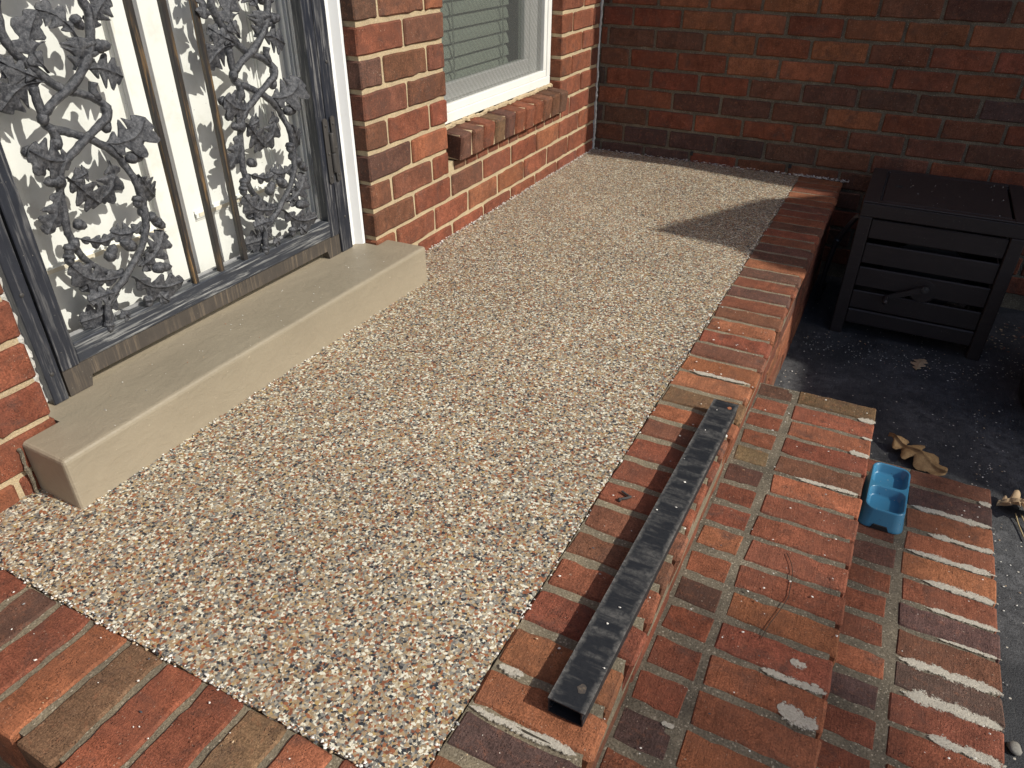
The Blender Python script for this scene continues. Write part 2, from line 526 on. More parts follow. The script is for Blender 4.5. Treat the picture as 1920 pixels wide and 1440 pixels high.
def catmull(P, n):
    P = [Vector(p) for p in P]
    if len(P) == 2:
        return [P[0].lerp(P[1], i / n) for i in range(n + 1)]
    Q = [P[0] * 2 - P[1]] + P + [P[-1] * 2 - P[-2]]
    out = []
    segs = len(P) - 1
    for i in range(n + 1):
        t = i / n * segs
        k = min(int(t), segs - 1)
        u = t - k
        a, b, c, d = Q[k], Q[k + 1], Q[k + 2], Q[k + 3]
        out.append(0.5 * ((2 * b) + (c - a) * u + (2 * a - 5 * b + 4 * c - d) * u * u + (3 * b - a - 3 * c + d) * u ** 3))
    return out
def tube(bm, P, r, sides=8, rough=0.0, seed=0.0, cap=True, ends=None):
    rings = []
    for i, p in enumerate(P):
        d = (P[min(i + 1, len(P) - 1)] - P[max(i - 1, 0)]).normalized()
        up = Vector((1, 0, 0)) if abs(d.x) < 0.9 else Vector((0, 0, 1))
        a = d.cross(up).normalized()
        b = d.cross(a)
        rr = r(i / (len(P) - 1)) if callable(r) else r
        ring = []
        for k in range(sides):
            an = 2 * math.pi * k / sides
            q = p + (a * math.cos(an) + b * math.sin(an)) * rr
            if rough:
                q += (q - p) * rough * noise.noise(q * 90 + Vector((seed, seed, 0)))
            ring.append(bm.verts.new(q))
        rings.append(ring)
    for r0, r1 in zip(rings, rings[1:]):
        for k in range(sides):
            bm.faces.new((r0[k], r0[(k + 1) % sides], r1[(k + 1) % sides], r1[k]))
    if cap:
        bm.faces.new(rings[0][::-1])
        bm.faces.new(rings[-1])
def lathe(bm, prof, c, axis=Vector((0, 0, 1)), sides=16):
    q = axis.to_track_quat('Z', 'Y')
    rings = []
    for r, z in prof:
        rings.append([bm.verts.new(Vector(c) + q @ Vector((r * math.cos(2 * math.pi * k / sides), r * math.sin(2 * math.pi * k / sides), z))) for k in range(sides)])
    for a, b in zip(rings, rings[1:]):
        for k in range(sides):
            bm.faces.new((a[k], a[(k + 1) % sides], b[(k + 1) % sides], b[k]))
    bm.faces.new(rings[0][::-1])
    bm.faces.new(rings[-1])

# ------------------------------------------------------------------ bricks
TONE = {'o': (0.305, 0.114, 0.056), 'r': (0.238, 0.079, 0.044), 'b': (0.182, 0.077, 0.046), 'd': (0.138, 0.066, 0.046),
        'p': (0.112, 0.063, 0.053), 'k': (0.098, 0.062, 0.050), 'y': (0.172, 0.100, 0.052), 'c': (0.23, 0.15, 0.075)}
def tone(c):
    b = TONE[c]
    k = rnd.uniform(0.88, 1.12)
    return tuple(max(0.0, x * k * rnd.uniform(0.95, 1.05)) for x in b)
def brick_mesh(name, dims, seed, cuts, bev, jit, mat, zj=1.0):
    L, Wd, H = dims
    bm = bmesh.new()
    box(bm, -L / 2, L / 2, -Wd / 2, Wd / 2, -H / 2, H / 2)
    if cuts:
        es = [e for e in bm.edges if abs((e.verts[0].co - e.verts[1].co).x) > L * 0.5]
        bmesh.ops.subdivide_edges(bm, edges=es, cuts=cuts, use_grid_fill=True)
    bmesh.ops.recalc_face_normals(bm, faces=bm.faces)
    bevel_all(bm, bev, 1)
    for v in bm.verts:
        q = v.co * 38 + Vector((seed * 3.1, seed * 7.7, seed))
        v.co += Vector((noise.noise(q) * jit, noise.noise(q + Vector((9, 0, 0))) * jit, noise.noise(q + Vector((0, 9, 0))) * jit * zj))
    R_ = random.Random(seed)
    floor_kind = H > .08
    for _ in range(2 if L < .12 else 4):
        cx, cy = R_.choice((-1, 1)), R_.choice((-1, 1))
        r_ = R_.uniform(.006, .012)
        if floor_kind:   # worn nibbles in the top edges, mostly sideways
            c = Vector((cx * L / 2 * R_.uniform(.3, 1), cy * Wd / 2, H / 2))
            push = Vector((cx * .15, cy * .75, 0.10))
        else:
            sz = R_.choice((-1, 1))
            c = Vector((cx * L / 2 * R_.uniform(.4, 1), -Wd / 2, sz * H / 2))
            push = Vector((cx * .2, -0.35, 0.6 * sz))
        for v in bm.verts:
            dd = (v.co - c).length
            if dd < r_ * 1.6:
                v.co -= push * (1 - dd / (r_ * 1.6)) * 0.0048
    return mesh(bm, name, mat)
WALL_L, WALL_H, WALL_D = 0.199, 0.0685, 0.09
wall_var = [brick_mesh('brick', (WALL_L, WALL_D, WALL_H), i, 5, 0.0042, 0.0026, M['brick_wall']) for i in range(9)]
wall_half = [brick_mesh('brick', (0.095, WALL_D, WALL_H), i + 20, 3, 0.0042, 0.0026, M['brick_wall']) for i in range(6)]
FL = 0.184
floor_var = [brick_mesh('brick', (FL, 0.066, 0.092), i + 40, 9, 0.0036, 0.0042, M['brick_floor'], 0.12) for i in range(8)]
short_var = [brick_mesh('brick', (0.078, 0.066, 0.092), i + 60, 5, 0.0040, 0.0046, M['brick_floor'], 0.12) for i in range(6)]

border_var = []
for i in range(8):
    me = brick_mesh('brick', (FL, 0.066, 0.092), i + 140, 6, 0.0062, 0.0050, M['brick_floor'], 0.25)
    for v in me.vertices:
        if v.co.x > FL / 2 - .02:
            k = min(1, (v.co.x - FL / 2 + .02) / .02)
            v.co.x -= k * ((0.046 - v.co.z) / 0.092) * 0.015
            if v.co.z > 0.03:
                v.co.z -= k * 0.0022
    border_var.append(me)
ZJ = lambda j: 0.0441 + 0.0794 * j

def wall_brick(parent, along, a0, a1, zlo, zhi, face, col, y_front=0.0):
    """a stretcher between a0 and a1 along the wall; 'x' = side wall facing -Y, 'y' = front wall facing +X"""
    L = a1 - a0
    H = zhi - zlo
    if L <= 0.02:
        src, L0 = rnd.choice(wall_half), 0.095
    elif L < 0.14:
        src, L0 = rnd.choice(wall_half), 0.095
    else:
        src, L0 = rnd.choice(wall_var), WALL_L
    c = (a0 + a1) / 2
    jit = rnd.uniform(-0.0012, 0.0012)
    sc = (L / L0, 1, H / WALL_H)
    if along == 'y':
        return put('brick', src, parent, (face - WALL_D / 2 + jit, c, (zlo + zhi) / 2), (rnd.uniform(-.006, .006), 0, math.pi / 2), sc, col)
    return put('brick', src, parent, (c, face + WALL_D / 2 + jit, (zlo + zhi) / 2), (0, rnd.uniform(-.004, .004), 0), sc, col)

def row_bricks(parent, along, r, lo, hi, joints, face, tones, J=0.0115):
    """fill one course r between lo and hi with bricks cut at the given joints"""
    cuts = [lo - J / 2] + [j for j in joints if lo + 0.03 < j < hi - 0.03] + [hi + J / 2]
    for i, (a, b) in enumerate(zip(cuts, cuts[1:])):
        c = tones[i] if i < len(tones) else rnd.choice('rrrobbd')
        wall_brick(parent, along, a + J / 2 + rnd.uniform(-.001, .001), b - J / 2 + rnd.uniform(-.001, .001), ZJ(r - 1) + J / 2, ZJ(r) - J / 2, face, tone(c))

def far_bricks(bm, along, rects, face, J=0.0115, z0=0, off=0):
    """plain bricks beyond the frame, all in one mesh"""
    for (lo, hi, r0, r1) in rects:
        for r in range(r0, r1):
            s = off + (0.1065 if r % 2 else 0.0)
            k0 = math.floor((lo - s) / 0.213)
            a = s + k0 * 0.213
            while a < hi:
                p, q = max(lo, a + J / 2), min(hi, a + 0.213 - J / 2)
                if q - p > 0.02:
                    zl, zh = ZJ(r - 1) + J / 2, ZJ(r) - J / 2
                    if along == 'y':
                        box(bm, face - 0.05, face, p, q, zl, zh)
                    else:
                        box(bm, p, q, face, face + 0.05, zl, zh)
                a += 0.213

# ================================================================== GROUND AND PORCH
bm = bmesh.new()
bmesh.ops.create_grid(bm, x_segments=1, y_segments=1, size=60)
structure(put('driveway', mesh(bm, 'driveway', M['asphalt']), None, (0, 0, -0.41)))

# the porch slab and its floor of glued stone chips
structure(put('porch_slab', boxmesh('porch_slab', M['mortar_grey'], (-0.02, 1.070, 0.225, 3.262, -0.41, -0.012))))
bm = bmesh.new()
pts = []
def jt(s, a=0.0035):
    return a * noise.noise(Vector((s * 55, 3.3, 0))) + a * 0.8 * noise.noise(Vector((s * 150, 8.1, 0)))
y = 0.3745
n = 150
for i in range(n + 1):
    x = -0.008 + (0.925 + 0.008) * i / n
    pts.append((x, 0.3745 + jt(x)))
n = 420
for i in range(1, n + 1):
    yy = 0.3745 + (3.266 - 0.3745) * i / n
    pts.append((0.9245 + jt(yy + 40), yy))
pts.append((-0.008, 3.266))
vs = [bm.verts.new((x, y, 0)) for x, y in pts]
f = bm.faces.new(vs)
r = bmesh.ops.extrude_face_region(bm, geom=[f])
for v in r['geom']:
    if isinstance(v, bmesh.types.BMVert):
        v.co.z = -0.011
bmesh.ops.triangulate(bm, faces=[f for f in bm.faces if len(f.verts) > 4])
structure(put('porch_floor', mesh(bm, 'porch_floor', M['chips']), None, (0, 0, 0.001)))

# ---- brick border of the porch
border = thing('brick_border', 'red brick rowlock border along the outer and near edges of the speckled porch floor', 'brick border', (1.0, 0.3, -0.41))
part_box('mortar_bed', M['mortar_joint'], border, (0.9275, 1.0925, 0.207, 3.262, -0.09, 0.0002))
part_box('mortar_bed', M['mortar_joint'], border, (-0.6, 0.926, 0.207, 0.3720, -0.09, -0.0022))
BY = [0.374, 0.44, 0.508, 0.582, 0.665, 0.747, 0.827, 0.897, 0.975, 1.045, 1.124, 1.204, 1.281, 1.345, 1.428]
while BY[-1] < 3.2:
    BY.append(BY[-1] + 0.0766)
BY[-1] = 3.264
tn = 'okoorrbbrrrboyoobrobrdrdoddrrbrrbooro'
def floor_brick(parent, x0, x1, y0, y1, ztop, col, turned=False, var=None, tilt=0.004):
    L, Wd = (y1 - y0, x1 - x0) if turned else (x1 - x0, y1 - y0)
    src, L0 = (rnd.choice(floor_var), FL) if L > 0.12 else (rnd.choice(short_var), 0.078)
    if var:
        src = rnd.choice(var)
    return put('brick', src, parent, ((x0 + x1) / 2, (y0 + y1) / 2, ztop - 0.046 + rnd.uniform(-.0008, .0006)),
               (rnd.uniform(-tilt, tilt), rnd.uniform(-tilt, tilt), (math.pi / 2 if turned else 0) + rnd.uniform(-.008, .008)),
               (L / L0 * (1 if var or rnd.random() < .5 else -1), Wd / 0.066, 1), col)
for i, (a, b) in enumerate(zip(BY, BY[1:])):
    j = rnd.uniform(0.0095, 0.0125) if a < 1.4 else rnd.uniform(0.005, 0.0085)
    o = floor_brick(border, 0.9255 + rnd.uniform(-.002, .002), 1.1045 + rnd.uniform(-.004, .002), a + j / 2, b - j / 2, 0.0035, tuple(1.14 * q for q in tone(tn[i % len(tn)])), False, border_var)
# near return of the border
NX = 0.28 + 0.0768 * 8
tn2 = {8: 'r', 7: 'o', 6: 'c', 5: 'r', 4: 'r', 3: 'y', 2: 'o', 1: 'r', 0: 'd', -1: 'r'}
for k in range(11, -9, -1):
    a = 0.28 + 0.0768 * (k - 1)
    if a + 0.0768 > 1.105:
        continue
    floor_brick(border, a + 0.0055, a + 0.0768 - 0.0055, 0.194 + rnd.uniform(-.003, .002), 0.3725, 0.003 + rnd.uniform(-.001, .001), tuple(1.12 * q for q in tone(tn2.get(k, rnd.choice('rrobr')))), True)
# riser courses under the border (front of the porch facing the driveway)
for r in (-1, -2, -3, -4):
    yy = 0.207
    off = 0.1065 if r % 2 else 0
    cuts = [0.207] + [0.207 + off + 0.213 * i for i in range(1, 15)] + [3.262]
    for a, b in zip(cuts, cuts[1:]):
        if b - a < .03: continue
        wall_brick(border, 'y', a + .005, b - .005, -0.097 - 0.0794 * (-r) + 0.006, -0.097 - 0.0794 * (-r - 1) - 0.006, 1.0895, tone(rnd.choice('rrobd')))
# long white and grey smears of spilt mortar
def smear(parent, x0, x1, y, z, w=0.010, dy=0.0, seed=0, mat='smear', name='mortar_smear'):
    """a thin skin of spilt mortar bonded to the brick edges along a joint"""
    verts, faces, edge = [], [], []
    n = max(8, int(abs(x1 - x0) / 0.004))
    cols = (-1, -.6, -.25, .25, .6, 1)
    for i in range(n + 1):
        t = i / n
        x = x0 + (x1 - x0) * t
        q = Vector((x * 28, seed * 11.3, 0))
        env = min(1, 5 * t + .2, 5 * (1 - t) + .35)
        wu = w * 1.3 * env * (0.85 + 0.5 * noise.noise(q) + 0.25 * noise.noise(q * 3.3))
        wd = w * 1.35 * env * (0.85 + 0.4 * noise.noise(q + Vector((0, 40, 0))) + 0.25 * noise.noise(q * 2.9 + Vector((0, 70, 0))))
        for c in cols:
            verts.append((x - (x0 + x1) / 2, dy * t + (wu if c > 0 else wd) * c, 0.0004 * (1 - abs(c))))
            edge.append(min(1.0, abs(c) ** 1.5 + max(0, 1 - 9 * t) * .4 + max(0, 1 - 9 * (1 - t)) * .4))
    m = len(cols)
    for i in range(n):
        for k in range(m - 1):
            a = i * m + k
            faces.append((a, a + m, a + m + 1, a + 1) if x1 > x0 else (a, a + 1, a + m + 1, a + m))
    me = bpy.data.meshes.new(name)
    me.from_pydata(verts, [], faces)
    at = me.attributes.new('edge', 'FLOAT', 'POINT')
    for i, e in enumerate(edge):
        at.data[i].value = e
    me.materials.append(M[mat])
    return put(name, me, parent, ((x0 + x1) / 2, y, z))
zb = 0.0042
smear(border, 1.0, 1.085, 0.509, zb, 0.008, 0.0, 3)
smear(border, 0.95, 1.093, 1.505, zb, 0.008, 0.0, 1)
smear(border, 0.93, 1.05, 0.508, zb, 0.007, 0.0, 2)
smear(border, 0.935, 0.975, 0.583, zb, 0.010, 0, 9)

# ================================================================== STEPS
steps = thing('brick_steps', 'two brick steps down from the porch with wide sandy joints and white mortar smears', 'steps', (1.38, 1.0, -0.41))
Z1, Z2 = -0.138, -0.276
part_box('mortar_bed', M['mortar_grey'], steps, (1.072, 1.366, 0.0, 1.775, -0.41, Z1 - 0.0024))
part_box('mortar_bed', M['mortar_grey'], steps, (1.3665, 1.660, 0.0, 1.765, -0.41, Z2 - 0.0024))
s1 = [1.785 - 0.0765 * i for i in range(25)]
long1 = 'yrorborrrroroooorrrooror'
short1 = 'drrrcdrrordrrrprrorr'
for i, (b, a) in enumerate(zip(s1, s1[1:])):
    if a < 0.0:
        break
    j = rnd.uniform(0.008, 0.0115)
    floor_brick(steps, 1.189 + rnd.uniform(-.003, .003), 1.376 + rnd.uniform(-.002, .002), a + j / 2, b - j / 2, Z1, tuple(1.1 * q for q in tone(long1[i % len(long1)])))
    k = rnd.uniform(-.002, .003)
    if a > 0.02:
        floor_brick(steps, 1.0925 + rnd.uniform(-.003, .003), 1.177 + rnd.uniform(-.004, .003), a + j / 2 + k, b - j / 2 + k - .0035, Z1 - .0012, tone(short1[i % len(short1)]))
s2 = [1.772, 1.697, 1.611, 1.522, 1.445, 1.362, 1.284, 1.210, 1.128, 1.054, 0.978]
while s2[-1] > 0.1:
    s2.append(s2[-1] - 0.0768)
long2 = 'bpooorpbprrorbro'
short2 = 'rrobdrrroprrorrr'
for i, (b, a) in enumerate(zip(s2, s2[1:])):
    j = rnd.uniform(0.008, 0.012)
    floor_brick(steps, 1.489 + rnd.uniform(-.003, .003), 1.669 + rnd.uniform(-.002, .002), a + j / 2, b - j / 2, Z2, tuple(1.08 * q for q in tone(long2[i % len(long2)])))
    floor_brick(steps, 1.383 + rnd.uniform(-.003, .003), 1.474 + rnd.uniform(-.004, .004), a + j / 2 + .004, b - j / 2 - .002, Z2 - .0012, tone(short2[i % len(short2)]))
# smears on the steps
for (x0, x1, y, w, sd) in ((1.335, 1.377, 1.709, .011, 1), (1.352, 1.377, 1.63, .007, 2), (1.332, 1.378, 1.556, .011, 3), (1.235, 1.372, 1.403, .0075, 4), (1.31, 1.37, .8, .014, 6), (1.262, 1.372, .867, .009, 7)):
    smear(steps, x0, x1, y, Z1 + .0008, w * 1.05, 0, sd)
for (x0, x1, y, w, sd) in ((1.640, 1.668, 1.697, .010, 10), (1.495, 1.67, 1.611, .0115, 11), (1.535, 1.67, 1.522, .0105, 12), (1.495, 1.67, 1.447, .0105, 13), (1.53, 1.67, 1.363, .011, 14), (1.54, 1.67, 1.286, .008, 15), (1.56, 1.67, 1.212, .0045, 16), (1.494, 1.67, 1.129, .012, 17), (1.505, 1.668, 1.053, .0165, 18), (1.545, 1.668, .978, .012, 19)):
    smear(steps, x0, x1, y, Z2 + .0008, w * 1.12, 0, sd)
for (x, y, w, sd) in ((1.322, .905, .014, 31), (1.163, .70, .010, 32), (1.352, .875, .007, 33), (1.325, .81, .02, 34)):
    smear(steps, x - w, x + w, y, Z1 + .0008, w * .7, 0, sd)

# ================================================================== FRONT WALL
front = thing('brick_wall', 'sunlit red brick house wall with cream mortar joints around the door and window', 'brick wall', (0, 1.8, 0))
XC = -0.0065
def core(parent, mat, dims):
    return part_box('mortar_bed', mat, parent, dims)
core(front, M['mortar_cream'], (-0.094, XC, -3.0, 0.594, -0.41, 2.6))
core(front, M['mortar_cream'], (-0.094, XC, 1.602, 1.998, -0.10, 2.6))
core(front, M['mortar_cream'], (-0.094, XC, 1.999, 2.872, -0.10, 0.2405))
core(front, M['mortar_cream'], (-0.094, XC, 2.873, 3.268, -0.10, 2.6))
core(front, M['mortar_cream'], (-0.094, XC, 1.999, 2.872, 1.75, 2.6))
core(front, M['mortar_cream'], (-0.094, XC, 0.595, 1.601, 2.14, 2.6))
odd = [1.696 + 0.213 * i for i in range(-2, 9)]
even = [1.802 + 0.213 * i for i in range(-2, 9)]
colA = {10: 'brd', 9: 'db', 8: 'rbr', 7: 'db', 6: 'bbb', 5: 'br', 4: 'dob', 3: 'bbrrrrrrr'}
for r in range(0, 11):
    J = odd if r % 2 else even
    if r >= 3:
        row_bricks(front, 'y', r, 1.596, 2.003, J, 0.0, colA.get(r, 'rbr'))
        row_bricks(front, 'y', r, 2.868 if r > 3 else 2.89, 3.262, J, 0.0, rnd.choice(['rrb', 'orr', 'bro', 'rrr']))
    else:
        t_ = {2: 'brbrrorrr', 1: 'orroorrrr', 0: 'brrrrrrrrr'}[r]
        row_bricks(front, 'y', r, 1.596, 3.262, J, 0.0, t_)
    # left of the door
    Jl = [0.6 - 0.206 - 0.213 * i for i in range(6)] if r % 2 else [0.6 - 0.1 - 0.213 * i for i in range(6)]
    row_bricks(front, 'y', r, -0.25, 0.60, sorted(Jl), 0.0, ['r', 'o', 'r', 'o', 'r', 'b', 'r'][:7] if r % 2 == 0 else ['r', 'r', 'o', 'r', 'b'])
bm = bmesh.new()
far_bricks(bm, 'y', [(-3.0, 0.596, 11, 33), (-3.0, -0.255, -4, 11), (1.6, 2.0, 11, 33), (2.872, 3.262, 11, 33), (2.0, 2.872, 22, 33), (0.6, 1.6, 27, 33)], 0.0)
o = put('upper_bricks', mesh(bm, 'upper_bricks', M['brick_wall']), front, (0, 0, 0), color=TONE['r'])
stuff(o)
# window sill of rowlock bricks
sill_t = 'dbrydrrrbbd'
for i in range(11):
    a = 2.033 + 0.0772 * i
    me = brick_mesh('sill_brick', (0.0695, 0.085, 0.082), 80 + i, 0, 0.006, 0.003, M['brick_wall'])
    put('sill_brick', me, front, (-0.0125, a + 0.0372, 0.287 + rnd.uniform(-.0015, .0015)), (rnd.uniform(-.01, .01), math.radians(6), rnd.uniform(-.01, .01)), (1, 1, 1), tone(sill_t[i]))
    for v in me.vertices:   # length along Y is the thin way of the brick
        v.co = Vector((v.co.y, v.co.x, v.co.z))
    me.flip_normals()
part_box('sill_bed', M['mortar_cream'], front, (-0.05, 0.021, 2.036, 2.875, 0.246, 0.3225))
for i in range(11):   # slivers of brick under the sill
    a = 2.036 + 0.0772 * i
    wall_brick(front, 'y', a + .004, a + .0732, 0.209, 0.2405, -0.002, tone(rnd.choice('rrbr')))
# caulk under the window and grey crumbs in the corner
def ragged(name, pts, r, mat, parent, seed, rough=0.6):
    bm = bmesh.new()
    P = catmull(pts, max(12, int((Vector(pts[0]) - Vector(pts[-1])).length / 0.008)))
    for i, p in enumerate(P):
        p += Vector((noise.noise(p * 60 + Vector((seed, 0, 0))), noise.noise(p * 60 + Vector((0, seed, 0))), noise.noise(p * 60 + Vector((0, 0, seed))))) * r * 0.6
    tube(bm, P, lambda t: r * (0.8 + 0.5 * noise.noise(Vector((t * 40, seed, 0)))), 6, rough, seed)
    return part_bm(name, bm, M[mat], parent)
ragged('caulk_line', [(-0.042, 2.01, 0.336), (-0.042, 2.4, 0.337), (-0.042, 2.865, 0.338)], 0.009, 'mortar_cream', front, 3)
ragged('caulk_line', [(0.004, 3.262, 0.0), (0.006, 3.26, 0.15), (0.002, 3.261, 0.4), (0.004, 3.26, 0.75)], 0.0055, 'caulk', front, 5)
ragged('caulk_line', [(-0.046, 0.612, 0.13), (-0.046, 0.614, 0.4), (-0.046, 0.612, 0.9)], 0.010, 'caulk', front, 8, 0.5)
ragged('caulk_line', [(0.004, 0.522, 0.0), (0.006, 0.520, 0.05), (0.005, 0.523, 0.10)], 0.0045, 'mortar_grey', front, 9)
# the room behind the window and the roof above
bm = bmesh.new()
for d in ((-3.2, -3.1, -3, 3.4, -0.4, 2.6), (-3.1, -0.2, 1.8, 1.85, -0.4, 2.6), (-3.1, -0.2, 3.3, 3.37, -0.4, 2.6), (-3.1, -0.1, 1.85, 3.3, -0.4, -0.3)):
    box(bm, *d)
part_bm('room_wall', bm, M['dark_void'], front)
part_box('roof_slab', M['roof'], front, (-3.3, 0.02, -3.05, 3.36, 2.602, 2.72))

# ================================================================== SIDE WALL
side = thing('brick_wall', 'shaded red brown brick wall with grey mortar closing the far end of the porch', 'brick wall', (1.0, 3.27, -0.41))
YS = 3.2705
bm = bmesh.new()
prof = [(0.0, -0.43), (8.0, -0.43), (8.0, 5.4), (2.8, 2.0), (0.0, 2.0)]
for yy in (YS + 0.0065, YS + 0.12):
    pass
va_ = [bm.verts.new((x, YS + 0.0065, z)) for x, z in prof]
vb_ = [bm.verts.new((x, YS + 0.12, z)) for x, z in prof]
bm.faces.new(va_)
bm.faces.new(vb_[::-1])
for i in range(5):
    bm.faces.new((va_[i], vb_[i], vb_[(i + 1) % 5], va_[(i + 1) % 5]))
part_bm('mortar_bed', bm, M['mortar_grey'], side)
so_ = [0.1407 + 0.208 * i for i in range(-1, 14)]
se_ = [0.0367 + 0.208 * i for i in range(-1, 14)]
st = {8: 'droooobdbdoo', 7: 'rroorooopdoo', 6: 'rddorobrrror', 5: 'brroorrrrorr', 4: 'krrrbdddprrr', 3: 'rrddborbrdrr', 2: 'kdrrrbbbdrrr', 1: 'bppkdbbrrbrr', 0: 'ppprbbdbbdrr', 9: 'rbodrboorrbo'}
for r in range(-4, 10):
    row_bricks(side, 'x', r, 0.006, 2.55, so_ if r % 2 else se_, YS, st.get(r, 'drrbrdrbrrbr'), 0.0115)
bm = bmesh.new()
far_bricks(bm, 'x', [(0.006, 2.55, 10, 25), (2.56, 4.5, -4, 25)], YS)
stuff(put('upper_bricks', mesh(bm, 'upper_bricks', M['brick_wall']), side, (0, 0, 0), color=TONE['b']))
for (x, z) in ((0.462, 0.035), (0.88, 0.035)):
    part_box('weep_hole', M['dark_void'], side, (x - .006, x + .006, YS - .002, YS + .03, z - .008, z + .008))
# unseen slab added above the driveway, its outline shaped to cast the pointed shadow
bm = bmesh.new()
poly = [(3.74, 2.51), (4.02, 2.475), (4.20, 2.36), (4.42, 2.50), (4.66, 2.625), (4.80, 2.60), (4.815, 2.36), (4.99, 2.256), (5.37, 2.12), (7.6, 1.40), (7.6, 3.268), (4.30, 3.268), (4.15, 3.13), (4.01, 3.03)]
va_ = [bm.verts.new((x, y, 2.60)) for x, y in poly]
vb_ = [bm.verts.new((x, y, 2.66)) for x, y in poly]
bm.faces.new(va_[::-1])
bm.faces.new(vb_)
for i in range(len(poly)):
    k = (i + 1) % len(poly)
    bm.faces.new((va_[i], va_[k], vb_[k], vb_[i]))
part_bm('shadow_caster_slab', bm, M['caster_finish'], side)

# unseen trunk and leaf clump, added on the sun's path to half shade the lower steps
bm = bmesh.new()
tube(bm, catmull([(17.5, 9.0, -0.41), (17.2, 8.6, 4.0), (16.8, 7.5, 8.0), (16.2, 5.0, 10.6), (15.6, 2.4, 11.5), (15.3, 1.1, 11.6)], 30), lambda t: 0.22 * (1 - t) + 0.02, 9, 0.2)
RT = random.Random(5)
for k in range(430):
    while True:
        p = Vector((RT.uniform(-1, 1), RT.uniform(-1, 1), RT.uniform(-1, 1)))
        if p.length < 1: break
    c = Vector((15.45, 1.22, 11.62)) + Vector((p.x * .42, p.y * .52, p.z * .26))
    e = Euler((RT.uniform(0, 6), RT.uniform(0, 6), RT.uniform(0, 6))).to_matrix()
    L = RT.uniform(.035, .06)
    bm.faces.new([bm.verts.new(c + e @ Vector(q)) for q in ((-L, 0, 0), (0, -L * .5, 0), (L, 0, 0), (0, L * .5, 0))])
me = bpy.data.meshes.new('added_shade_tree')
bm.to_mesh(me); bm.free()
me.materials.append(M['leaf_brown'])
structure(put('added_shade_tree', me))

# ================================================================== DOOR SILL
bm = bmesh.new()
outl = [(-0.16, 0.604), (0.003, 0.604), (0.003, 0.530), (0.120, 0.527), (0.117, 0.9), (0.122, 1.3), (0.129, 1.654), (0.003, 1.650), (0.003, 1.593), (-0.16, 1.593)]
lo = [bm.verts.new((x, y, 0.0)) for x, y in outl]
hi = [bm.verts.new((x, y, 0.108)) for x, y in outl]
bm.faces.new(hi)
bm.faces.new(lo[::-1])
for i in range(len(outl)):
    k = (i + 1) % len(outl)
    bm.faces.new((lo[i], lo[k], hi[k], hi[i]))
bmesh.ops.recalc_face_normals(bm, faces=bm.faces)
es = []
for e in bm.edges:
    a, b = e.verts
    outer = lambda v: v.co.x > 0.05
    if outer(a) and outer(b) and (a.co.z > .1 or b.co.z > .1) and not (abs(a.co.z - b.co.z) > .05 and not (abs(a.co.y - .527) < .01 or abs(a.co.y - 1.654) < .01)):
        es.append(e)
    elif a.co.z > .1 and b.co.z > .1 and max(a.co.x, b.co.x) > .05 and abs(a.co.y - b.co.y) < .02:
        es.append(e)
bmesh.ops.bevel(bm, geom=es, offset=0.0085, segments=3, profile=0.5, affect='EDGES')
dsill = part_bm('door_sill', bm, M['sill'], None)
dsill['label'] = 'tan painted concrete sill step running along the foot of the iron security door'
dsill['category'] = 'door sill'

# ================================================================== INNER DOOR
inner = thing('entry_door', 'white panelled house door standing behind the black iron security door', 'door', (-0.15, 1.08, 0.108))
XD = -0.135
part_box('door_leaf', M['white_door'], inner, (XD - 0.04, XD, 0.655, 1.475, 0.125, 2.09), 0.002)
def moulding(dims):
    y0, y1, z0, z1 = dims
    w = 0.022
    bm = bmesh.new()
    for (a, b, c, d) in ((y0, y1, z0, z0 + w), (y0, y1, z1 - w, z1), (y1 - w, y1, z0 + w, z1 - w)) + (((y0, y0 + w, z0 + w, z1 - w),) if y0 < 1 else ()):
        for k, (hgt, ins) in enumerate(((0.003, 0.0), (0.0075, 0.006))):
            box(bm, XD - .001, XD + hgt, a + (ins if b - a < .05 else 0), b - (ins if b - a < .05 else 0), c + (ins if d - c < .05 else 0), d - (ins if d - c < .05 else 0))
    return part_bm('panel_moulding', bm, M['cream_trim'] if False else M['white_door'], inner)
for dims in ((0.735, 1.028, 0.31, 1.0), (1.112, 1.395, 0.31, 1.0), (0.735, 1.028, 1.1, 1.95), (1.112, 1.395, 1.1, 1.95)):
    moulding(dims)
part_box('moulding_bead', M['cream_trim'], inner, (XD + .0076, XD + .0092, 0.742, 1.020, 0.319, 0.327))
part_box('moulding_bead', M['cream_trim'], inner, (XD + .0076, XD + .0092, 1.119, 1.388, 0.319, 0.327))
for (y0, y1) in ((0.60, 0.648), (1.482, 1.56)):
    bm = bmesh.new()
    box(bm, XD - .03, XD + 0.012, y0, y1, 0.109, 2.14)
    s_ = 1 if y0 > 1 else -1
    for k in range(3):
        c = (y0 if s_ > 0 else y1) + s_ * (0.012 + 0.016 * k)
        box(bm, XD + .012, XD + 0.017, c - .004, c + .004, 0.109, 2.14)
    part_bm('door_jamb', bm, M['white_trim'], inner)
part_box('threshold', M['sweep'], inner, (XD - .04, XD + .03, 0.648, 1.482, 0.1085, 0.1245))

